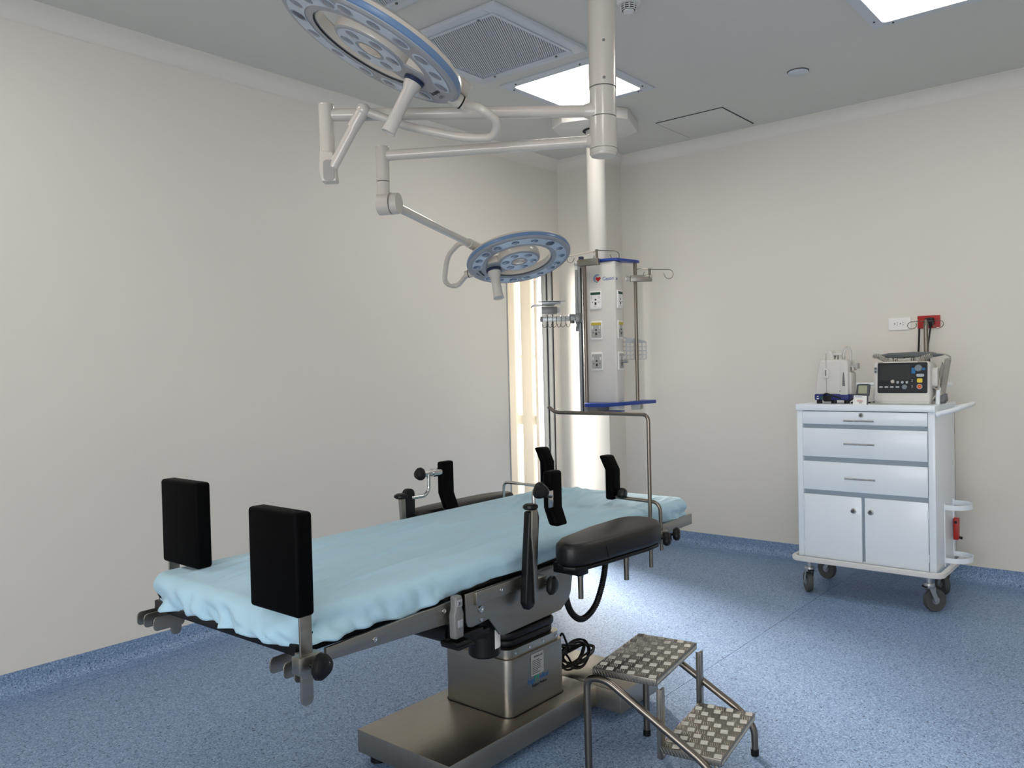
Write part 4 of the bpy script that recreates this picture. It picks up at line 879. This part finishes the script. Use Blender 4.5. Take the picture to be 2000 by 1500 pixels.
d2_o = front(.833, 1.001, 1.121, 1.803, 'drawer'); bar(d2_o, .916, 1.388, 1.556)
d3 = front(.636, .804, 1.121, 1.803, 'drawer'); bar(d3, .716, 1.386, 1.555)
b = MB(); b.lathe([(0, .009), (.011, .009), (.0125, .006), (.0145, 0)], frame((FX, 1.466, 1.082), (0, -1, 0), z=(-1, 0, 0)), 24); b.build('lock', 'chrome', d1)
b = MB(); b.bb((FX-.010, 1.4645, 1.077), (FX-.0088, 1.4675, 1.087)); b.build('keyhole', 'gap', d1)
for (ya, yb, ky, hy) in ((1.471, 1.802, 1.516, 1.800), (1.121, 1.453, 1.421, 1.121)):
    o = front(.231, .608, ya, yb, 'door')
    b = MB(); b.lathe([(0, .013), (.012, .012), (.015, .007), (.010, .003), (.016, 0)], frame((FX, ky, .528), (0, -1, 0), z=(-1, 0, 0)), 24); b.build('knob', 'chrome', o)
    for z_ in (.305, .545):
        b = MB(); b.cyl((FX-.003, hy, z_-.022), (FX-.003, hy, z_+.022), .0045, seg=10); b.build('hinge', 'cart', o)
# bumper rail
b = MB(); lo = [(p[0], p[1], .217) for p in rrect(BX-FX+.07, CL-CR+.07, .055, 7, (FX+BX)/2, (CL+CR)/2)]
t = bmesh.new(); A = []
for q in lo: pass
outer = rrect(BX-FX+.085, CL-CR+.085, .060, 8, (FX+BX)/2, (CL+CR)/2); inner = rrect(BX-FX+.03, CL-CR+.03, .035, 8, (FX+BX)/2, (CL+CR)/2)
n = len(outer)
R_ = [[t.verts.new((p[0], p[1], z_)) for p in L_] for L_, z_ in ((inner, .205), (outer, .205), (outer, .234), (inner, .234))]
for k in range(4):
    a_, c_ = R_[k], R_[(k+1) % 4]
    for i in range(n): t.faces.new((a_[i], a_[(i+1) % n], c_[(i+1) % n], c_[i]))
bmesh.ops.recalc_face_normals(t, faces=t.faces[:]); bmesh.ops.bevel(t, geom=[e for e in t.edges if e.calc_face_angle(0) > .8], offset=.005, segments=2, affect='EDGES'); b._add(t); b.build('bumper_rail', 'white', ct)
b = MB(); b.bb((FX+.01, CR+.005, .205), (BX-.005, CL-.005, .224)); b.build('bottom_plate', 'cart', ct)
# top guard rail
b = MB(); b.tube([(FX+.33, CL-.010, 1.142), (FX+.33, CL-.004, 1.215), (BX-.02, CL-.01, 1.245), (BX-.005, CL-.05, 1.245), (BX-.005, CR+.05, 1.245), (BX-.02, CR+.01, 1.245), (FX+.20, CR+.012, 1.245), (FX+.13, CR+.010, 1.22), (FX+.12, CR+.010, 1.142)], .0115, 16, rad=.055, n=8); b.build('guard_rail', 'cart', ct)
b = MB(); b.tube([(FX+.03, CR+.005, 1.092), (FX+.06, CR-.060, 1.108), (FX+.16, CR-.115, 1.130), (FX+.40, CR-.115, 1.135), (FX+.46, CR-.07, 1.12), (FX+.47, CR+.005, 1.105)], .0135, 18, rad=.05, n=8); b.build('push_handle', 'cart', ct)
b = MB(); b.cyl((FX+.028, CR+.003, 1.090), (FX+.034, CR-.012, 1.094), .0175, seg=20); b.build('handle_boss', 'cart', ct)
# cylinder holder rings and upright on the right side
b = MB(); b.bb((FX+.19, CR-.004, .225), (FX+.215, CR+.001, .58), .001); b.bb((FX+.40, CR-.004, .225), (FX+.425, CR+.001, .58), .001); b.build('side_strap', 'cart', ct)
for z_ in (.560, .262):
    b = MB(); hw = .105; t = bmesh.new(); cx = FX+.30; path = [(cx-hw, CR-.001)]+[(cx-hw*math.cos(PI*k/16), CR-.035-.085*math.sin(PI*k/16)) for k in range(17)]+[(cx+hw, CR-.001)]
    R_ = []
    for i, p in enumerate(path):
        nx_, ny_ = (p[0]-cx), (p[1]-(CR-.03)); l = math.hypot(nx_, ny_); nx_, ny_ = nx_/l, ny_/l
        R_.append([t.verts.new((p[0]+nx_*e, p[1]+ny_*e, z_+h)) for e, h in ((-.0015, -.014), (.0015, -.014), (.0015, .014), (-.0015, .014))])
    for a_, c_ in zip(R_[:-1], R_[1:]):
        for k in range(4): t.faces.new((a_[k], a_[(k+1) % 4], c_[(k+1) % 4], c_[k]))
    bmesh.ops.recalc_face_normals(t, faces=t.faces[:]); b._add(t); b.build('holder_ring', 'cart', ct)
b = MB(); b.bb((FX+.385, CR-.030, .345), (FX+.43, CR-.003, .470), .004); o = b.build('power_socket', 'red', ct, label='red socket on the side')
b = MB(); b.bb((FX+.3835, CR-.024, .44), (FX+.386, CR-.010, .455)); b.cyl((FX+.42, CR-.03, .355), (FX+.42, CR-.045, .352), .008, seg=12); b.build('socket_detail', 'rubber', o)
# castors
def castor(x, y, ang, brake):
    X = rotz((x, y, 0), ang); o = None
    b = MB(X); b.cyl((0, 0, .15), (0, 0, .215), .016, seg=18); b.lathe([(0, .160), (.026, .160), (.030, .152), (.028, .140), (.020, .134), (0, .134)], seg=24); st = b.build('castor', 'alu', ct)
    b = MB(X); b.prism([(-.016, .138), (.024, .138), (.024, .11), (.045, .060), (.036, .048), (.022, .052)], .0215, .0245, frame((0, 0, 0), (1, 0, 0), z=(0, -1, 0))); b.prism([(-.016, .138), (.024, .138), (.024, .11), (.045, .060), (.036, .048), (.022, .052)], -.0245, -.0215, frame((0, 0, 0), (1, 0, 0), z=(0, -1, 0))); b.bb((-.018, -.0245, .132), (.026, .0245, .138), .001); b.build('fork', 'alu', st)
    b = MB(X @ frame((.032, 0, .0620), (1, 0, 0), z=(0, 1, 0))); b.lathe([(.018, -.012), (.050, -.014), (.060, -.0155), (.0620, -.010), (.0620, .010), (.060, .0155), (.050, .014), (.018, .012)], seg=36); b.build('wheel', 'wheel', st)
    b = MB(X @ frame((.032, 0, .0620), (1, 0, 0), z=(0, 1, 0))); b.cyl((0, 0, -.0145), (0, 0, .0145), .021, seg=20); b.cyl((0, 0, -.027), (0, 0, .027), .007, seg=12); b.build('hub', 'alu', st)
    if brake:
        b = MB(X); b.prism([(-.035, .142), (.0, .150), (.0, .144), (-.032, .136)], -.018, .018, frame((0, 0, 0), (1, 0, 0), z=(0, -1, 0)), .001); b.build('brake', 'bkplastic', st)
castor(FX+.05, CL-.045, math.radians(35), 1); castor(FX+.05, CR+.050, math.radians(-42), 1)
castor(BX-.05, CL-.045, math.radians(70), 0); castor(BX-.05, CR+.050, math.radians(40), 0)
# drip pole fixed to the back of the cart
cp = thing('drip_pole', 'thin steel pole with two wire loops rising behind the monitor on the cart', 'pole', (BX+.018, 1.236, .9))
b = MB(); b.cyl((BX+.018, 1.236, .9), (BX+.018, 1.236, 1.60), .013, seg=18); b.cyl((BX+.018, 1.236, 1.60), (BX+.018, 1.236, 1.632), .014, .006, seg=18); b.build('pole', 'steeltube', cp)
def loop(side):
    pts = [(BX+.018, 1.236, 1.622), (BX+.016, 1.236+side*.055, 1.622)]
    for k in range(0, 13):
        a = math.radians(90-25*k); pts.append((BX+.014-.002*k, 1.236+side*(.072+.026*math.cos(a)*1.05), 1.600+.022*math.sin(a)))
    b = MB(); b.tube(pts, .0022, 8); b.build('wire_hook', 'steeltube', cp)
loop(1); loop(-1)

# ================================================================ THINGS ON THE CART
ZT = 1.142
# monitor / defibrillator
mn = thing('monitor_defibrillator', 'grey bedside monitor with black screen panel, orange and yellow buttons and paddles on top', 'medical device', (4.99, 1.27, ZT))
MX = frame((4.925, 1.271, ZT), (0, -1, 0), z=(-1, .0, .0)) @ Matrix.Rotation(math.radians(-4), 4, 'X')    # local x right, y up, z towards viewer
b = MB(MX); b.prism(rrect(.298, .232, .022, 6, 0, .128), -.15, .0, None, .010); b.bb((-.145, .002, -.15), (.146, .045, -.004), .008); case = b.build('case', 'monitor', mn)
b = MB(MX); b.prism(rrect(.262, .172, .008, 4, .005, .150), -.002, .0015); b.build('front_panel', 'monface', mn)
b = MB(MX); b.prism(rrect(.158, .088, .002, 2, -.034, .182), .0015, .0022); b.build('screen', 'screen', mn)
b = MB(MX); b.lathe([(0, .012), (.017, .012), (.020, .002)], Matrix.Translation((.090, .204, 0)), 28); b.bb((.088, .186, .010), (.0925, .222, .016), .001); b.build('dial', 'knobgrey', mn)
b = MB(MX); b.bb((.054, .174, .001), (.074, .206, .0024)); b.bb((.108, .192, .001), (.124, .206, .0024)); b.build('blue_label', 'blueink', mn)
b = MB(MX); b.prism(rrect(.040, .016, .007, 4, .099, .164), .0015, .005); b.build('button', 'button', mn)
b = MB(MX); b.prism(rrect(.027, .023, .005, 4, .097, .135), .0015, .006); b.build('button', 'yellowb', mn, label='yellow button')
b = MB(MX); b.lathe([(0, .006), (.0125, .006), (.0145, .0015)], Matrix.Translation((.096, .101, 0)), 24); b.build('button', 'orange', mn, label='orange button')
b = MB(MX); b.lathe([(.0118, .0062), (.0145, .0062), (.0145, .0015), (.0118, .0015)], Matrix.Translation((.096, .101, 0)), 24, closedprof=True); b.build('button_ring', 'button', mn)
b = MB(MX); b.lathe([(0, .005), (.0095, .005), (.0105, .0015)], Matrix.Translation((-.045, .130, 0)), 20); b.build('button', M['enamel'], mn)
b = MB(MX); b.lathe([(0, .009), (.012, .009), (.014, .0015)], Matrix.Translation((.018, .099, 0)), 24); b.build('jog_dial', 'knobgrey', mn)
for x_ in (-.018, .006, .030):
    b = MB(MX); b.lathe([(0, .004), (.0065, .004), (.0075, .0015)], Matrix.Translation((x_, .125, 0)), 16); b.build('button', 'button', mn)
for x_ in (-.107, -.078, -.049, -.019):
    b = MB(MX); b.prism(rrect(.020, .009, .0044, 3, x_, .099), .0015, .0035); b.build('button', 'button', mn)
b = MB(MX); b.prism(rrect(.018, .036, .006, 4, -.137, .196), -.004, .003); b.build('side_button', 'button', mn)
for dy in (.187, .205):
    b = MB(MX); b.lathe([(0, .006), (.006, .006), (.007, .002)], Matrix.Translation((-.137, dy, 0)), 16); b.build('side_key', 'paddle', mn)
text('2', .020, MX @ Matrix.Translation((.057, .134, .0018)), 'button', 'lettering', mn); text('3', .020, MX @ Matrix.Translation((.057, .101, .0018)), 'button', 'lettering', mn)
text('mindray', .009, MX @ Matrix.Translation((-.112, .2395, .0006)), 'ink', 'lettering', mn); text('BeneHeart D3', .008, MX @ Matrix.Translation((.108, .2395, .0006)), 'ink', 'lettering', mn)
b = MB(MX); b.bb((-.125, .070, 0), (-.108, .074, .0012)); b.build('label', 'ink', mn)
b = MB(MX); b.prism([(.055, .036), (.095, .036), (.084, .022), (.066, .022)][::-1], -.006, -.0028); b.build('recorder_notch', 'paddle', mn)
b = MB(MX); b.prism(rrect(.05, .11, .02, 5, 0, 0), 0, .03, frame((.146, .155, -.07), (0, 0, 1), z=(1, 0, 0)), .006); b.build('side_module', 'monitor', mn)
# handle bridge and paddles on top
b = MB(MX); b.bb((-.085, .240, -.09), (-.062, .285, -.05), .003); b.bb((.058, .240, -.09), (.084, .285, -.05), .003); b.bb((-.03, .243, -.11), (.04, .262, -.03), .004); b.build('paddle_cradle', 'greyplate', mn)
b = MB(MX); b.prism([(-.155, .272), (-.09, .268), (.155, .270), (.205, .280), (.150, .296), (.05, .300), (-.08, .296), (-.15, .284)], -.095, -.045, None, .008); b.build('paddle', 'paddle', mn)
b = MB(MX); b.prism([(-.055, .244), (-.03, .272), (.0, .272), (-.01, .244)], -.09, -.05); b.prism([(.03, .244), (.04, .272), (.058, .272), (.058, .244)], -.09, -.05); b.build('paddle_grip', 'paddle', mn)
def coil(p0, p1, R_, turns, rr_, sag=0):
    p0, p1 = Vector(p0), Vector(p1); d_ = (p1-p0).normalized(); u_ = d_.orthogonal().normalized(); v_ = d_.cross(u_); n_ = turns*12; out = []
    for k in range(n_+1):
        t = k/n_; a = 2*PI*turns*t; out.append(p0.lerp(p1, t)+u_*math.cos(a)*R_+v_*math.sin(a)*R_+Vector((0, -sag*math.sin(PI*t), 0)))
    return out
b = MB(MX); b.tube(coil((-.145, .284, -.035), (-.085, .252, -.035), .012, 7, .0035), .0034, 8); b.tube([(-.10, .27, -.03), (-.155, .288, -.03), (-.162, .276, -.035), (-.15, .270, -.04)], .006, 8, rad=.01); b.build('coiled_lead', 'cable', mn, 80)
b = MB(MX); b.tube(coil((-.055, .250, -.04), (.06, .252, -.04), .010, 11, .003), .003, 8); b.build('coiled_lead', 'cable', mn, 80)
b = MB(MX); b.tube(coil((.085, .254, -.03), (.150, .276, -.03), .012, 8, .0035), .0034, 8); b.build('coiled_lead', 'cable', mn, 80)
b = MB(MX); b.tube([(.17, .288, -.05), (.215, .282, -.06), (.235, .268, -.07), (.232, .258, -.07)], .0042, 10, rad=.02); b.build('lead', 'cable', mn)
b = MB(MX); b.tube(coil((.222, .258, -.075), (.192, .07, -.085), .0135, 30, .0034), .0034, 8); b.build('coiled_lead', 'cable', mn, 80)
b = MB(MX); b.prism([(.185, .245), (.205, .20), (.150, .03), (.135, .035)], -.12, -.10, None, .004); b.tube([(.155, .17, -.05), (.185, .14, -.06), (.175, .06, -.05), (.15, .03, -.04)], .005, 8, rad=.02); b.tube([(.15, .10, -.05), (.20, .07, -.06), (.21, .03, -.06), (.17, .015, -.05)], .0045, 8, rad=.02); b.build('side_cable', 'cable', mn)
b = MB(MX); b.prism([(.150, .028), (.215, .070), (.222, .030), (.205, .008), (.17, .012)], -.10, -.05, None, .008); b.build('lead_connector', 'paddle', mn)
# suction device
sd = thing('suction_unit', 'pale grey portable suction unit with navy blue base and clear looped tubing', 'medical device', (5.00, 1.665, ZT))
DX = frame((4.95, 1.665, ZT), (0, -1, 0), z=(-1, 0, 0))
b = MB(DX); b.prism([(-.100, .050), (.095, .050), (.092, .15), (.075, .262), (-.068, .262), (-.088, .17)], -.14, 0, None, .014); b.prism([(-.052, .255), (-.030, .315), (-.018, .318), (.000, .300), (.008, .255)], -.12, -.03, None, .006); b.build('case', 'suction', sd)
b = MB(DX); b.prism([(-.100, .020), (.105, .020), (.105, .058), (-.100, .058)], -.15, .004, None, .008); b.build('base', 'navyplastic', sd)
for x_ in (-.075, .01, .085):
    b = MB(DX); b.bb((x_-.013, 0, -.03), (x_+.013, .022, -.002), .002); b.build('foot', 'rubber', sd)
b = MB(DX); b.bb((-.028, .050, -.001), (-.0265, .30, .0012)); b.build('seam', 'greyink', sd)
b = MB(DX); b.prism(rrect(.034, .056, .006, 4, -.028, .180), -.004, .008, None, .002); o = b.build('latch', 'suction', sd)
b = MB(DX); b.bb((-.030, .165, .008), (-.026, .200, .0092)); b.build('latch_slot', 'gap', o)
b = MB(DX); b.bb((.0, .286, -.10), (.052, .302, -.04), .004); b.prism([(.008, .258), (.018, .288), (.024, .288), (.020, .258)], -.09, -.05); b.prism([(.030, .258), (.030, .288), (.048, .288), (.050, .258)], -.09, -.05); b.build('carry_handle', 'suction', sd)
b = MB(DX); b.bb((.048, .045, -.13), (.100, .255, .004), .010); b.build('side_housing', 'suction', sd)
b = MB(DX); b.prism([(.066, .105), (.082, .105), (.078, .17), (.073, .19), (.069, .16)], .003, .0055); b.cyl((.052, .075, .003), (.052, .075, .006), .003, seg=10); b.build('gauge_slot', 'greyink', sd)
b = MB(DX); b.bb((.084, .055, -.11), (.112, .185, -.02), .006); b.bb((.112, .195, -.09), (.120, .215, -.03), .002); b.build('canister_cover', 'suction', sd)
b = MB(DX); b.bb((.090, .214, -.08), (.135, .226, -.03), .002); b.bb((.130, .205, -.08), (.143, .240, -.03), .003); b.build('bottle_lid', 'greyplate', sd)
b = MB(DX); b.tube([(.058, .262, -.05), (.060, .295, -.05), (.068, .325, -.05), (.085, .335, -.05), (.096, .31, -.055), (.096, .23, -.06)], .0085, 12, rad=.025); b.build('tubing', 'clear', sd)
b = MB(DX); b.cyl((.058, .258, -.05), (.058, .278, -.05), .0055, seg=12); b.build('tube_fitting', 'greyink', sd)
b = MB(DX); b.bb((-.083, .040, .004), (-.074, .046, .0052)); b.bb((-.085, .026, .004), (-.072, .032, .0052)); b.build('indicator', 'outlet', sd)
b = MB(DX); b.prism(rrect(.014, .02, .003, 3, -.054, .034), .003, .006); b.build('switch', 'green', sd)
b = MB(DX); b.tube([(-.045, .050, .006), (-.028, .062, .010), (-.01, .056, .012), (.03, .042, .012), (.06, .03, .008)], .0045, 8, rad=.02); b.prism([(-.045, .012), (.0, .012), (.0, .046), (-.045, .048)], .003, .010, None, .003); b.build('power_lead', 'rubber', sd)
# black cable on the cart top between the devices
b = MB(); b.tube([(4.93, 1.56, ZT+.012), (4.93, 1.53, ZT+.035), (4.93, 1.51, ZT+.045), (4.935, 1.495, ZT+.03), (4.93, 1.50, ZT+.008), (4.94, 1.54, ZT+.005)], .0045, 8, rad=.02)
b.bb((4.915, 1.488, ZT), (4.935, 1.520, ZT+.030), .004); b.tube([(4.98, 1.56, ZT+.005), (4.97, 1.45, ZT+.006), (4.97, 1.42, ZT+.012)], .004, 8, rad=.02)
o = b.build('black_cable', 'rubber', None, 60); tag(o, 'short black cable and plug between the suction unit and the small handheld meter', 'cable')
# handheld meter with paper card
mt = thing('handheld_meter', 'small dark grey handheld meter with greenish display leaning on the cart top', 'meter', (4.875, 1.463, ZT+.001))
KX = frame((4.868, 1.466, ZT), (0, -1, 0), z=(-1, 0, 0)) @ Matrix.Rotation(math.radians(-12), 4, 'X')
b = MB(KX); b.prism([(-.038, .054), (.036, .054), (.040, .118), (.028, .122), (-.020, .122), (-.034, .118)], -.016, 0, None, .004); b.bb((-.030, .0, -.016), (.030, .058, -.004), .003); b.build('case', 'meter', mt)
b = MB(KX); b.prism(rrect(.048, .046, .002, 2, .001, .088), 0, .0008); b.build('display', 'lcd', mt)
b = MB(); b.tube([(4.90, 1.425, ZT+.01), (4.90, 1.405, ZT+.006), (4.89, 1.375, ZT+.006), (4.90, 1.365, ZT+.006), (4.915, 1.39, ZT+.006), (4.91, 1.43, ZT+.006)], .0036, 8, rad=.015); b.build('sensor_lead', 'cable', mt)
kd = thing('instruction_card', 'white printed card standing in front of the handheld meter', 'card', (4.857, 1.474, ZT))
KX2 = frame((4.853, 1.474, ZT+.0005), (0, -1, 0), z=(-1, 0, 0)) @ Matrix.Rotation(math.radians(-10), 4, 'X')
b = MB(KX2); b.prism([(-.038, 0), (.038, 0), (.038, .052), (-.034, .054)], -.0012, 0); b.build('card', 'paper', kd)
text('TruePuls', .012, KX2 @ Matrix.Translation((-.008, .046, .0004)), 'blueink', 'lettering', kd, squeeze=.9); text('KIT', .011, KX2 @ Matrix.Translation((.006, .010, .0004)), 'ink', 'lettering', kd)
b = MB(KX2); scribble(b, -.015, .017, .03, .027, 2, .0025, Mx=Matrix.Translation((0, 0, .0003)), seed=8); o = b.build('print', 'redink', kd)
# document pouch behind the meter
b = MB(); b.bb((5.20, 1.42, ZT), (5.215, 1.53, 1.235), .003); o = b.build('clear_folder', 'outlet', None); tag(o, 'thin whitish folder standing behind the handheld meter under the guard rail', 'folder')
# ================================================================ WALL SOCKETS
def wall_socket(y0, y1, z0, z1, m, label):
    t = thing('wall_socket', label, 'socket', (XW-.01, (y0+y1)/2, z0), 'horizontal double wall sockets')
    X = frame((XW, (y0+y1)/2, (z0+z1)/2), (0, -1, 0), z=(-1, 0, 0)); w_, h_ = y1-y0, z1-z0
    b = MB(X); b.prism(rrect(w_, h_, .004, 3), 0, .010, None, .003); b.build('plate', m, t)
    b = MB(X); b.prism(rrect(w_*.56, h_*.46, .004, 3), .009, .012, None, .001); b.build('insert', m, t)
    for s_ in (-1, 1):
        b = MB(X); cx = s_*w_*.13-.0; b.cyl((cx-.010, 0, .011), (cx-.010, 0, .0128), .0035, seg=10); b.bb((cx+.002, .005, .011), (cx+.011, .0075, .0126)); b.bb((cx+.002, -.0085, .011), (cx+.010, -.006, .0126)); b.build('socket_holes', 'gap', t)
    return t
wall_socket(1.405, 1.540, 1.587, 1.668, 'outlet', 'off-white wall socket plate left of the red one')
wall_socket(1.232, 1.364, 1.590, 1.671, 'red', 'red wall socket plate with a black plug, above the monitor')
pl = thing('plug', 'black plug with its cable running down from the red wall socket', 'plug', (XW-.035, 1.29, 1.2))
b = MB(); b.bb((XW-.045, 1.262, 1.606), (XW-.012, 1.318, 1.656), .010); b.cyl((XW-.034, 1.285, 1.610), (XW-.034, 1.282, 1.59), .009, .006, seg=14); b.build('plug_body', 'rubber', pl)
b = MB(); b.tube([(XW-.034, 1.283, 1.595), (XW-.030, 1.292, 1.53), (XW-.028, 1.302, 1.46), (XW-.03, 1.292, 1.38), (XW-.04, 1.28, 1.30), (XW-.05, 1.27, 1.12)], .0048, 10, rad=.05); b.build('plug_lead', 'rubber', pl)
b = MB(); b.tube([(XW-.016, 1.352, 1.59), (XW-.014, 1.356, 1.50), (XW-.016, 1.360, 1.42), (XW-.03, 1.355, 1.2)], .0058, 10, rad=.05); o = b.build('cable', 'rubber', None); tag(o, 'second black cable hanging on the wall left of the thin steel pole', 'cable')
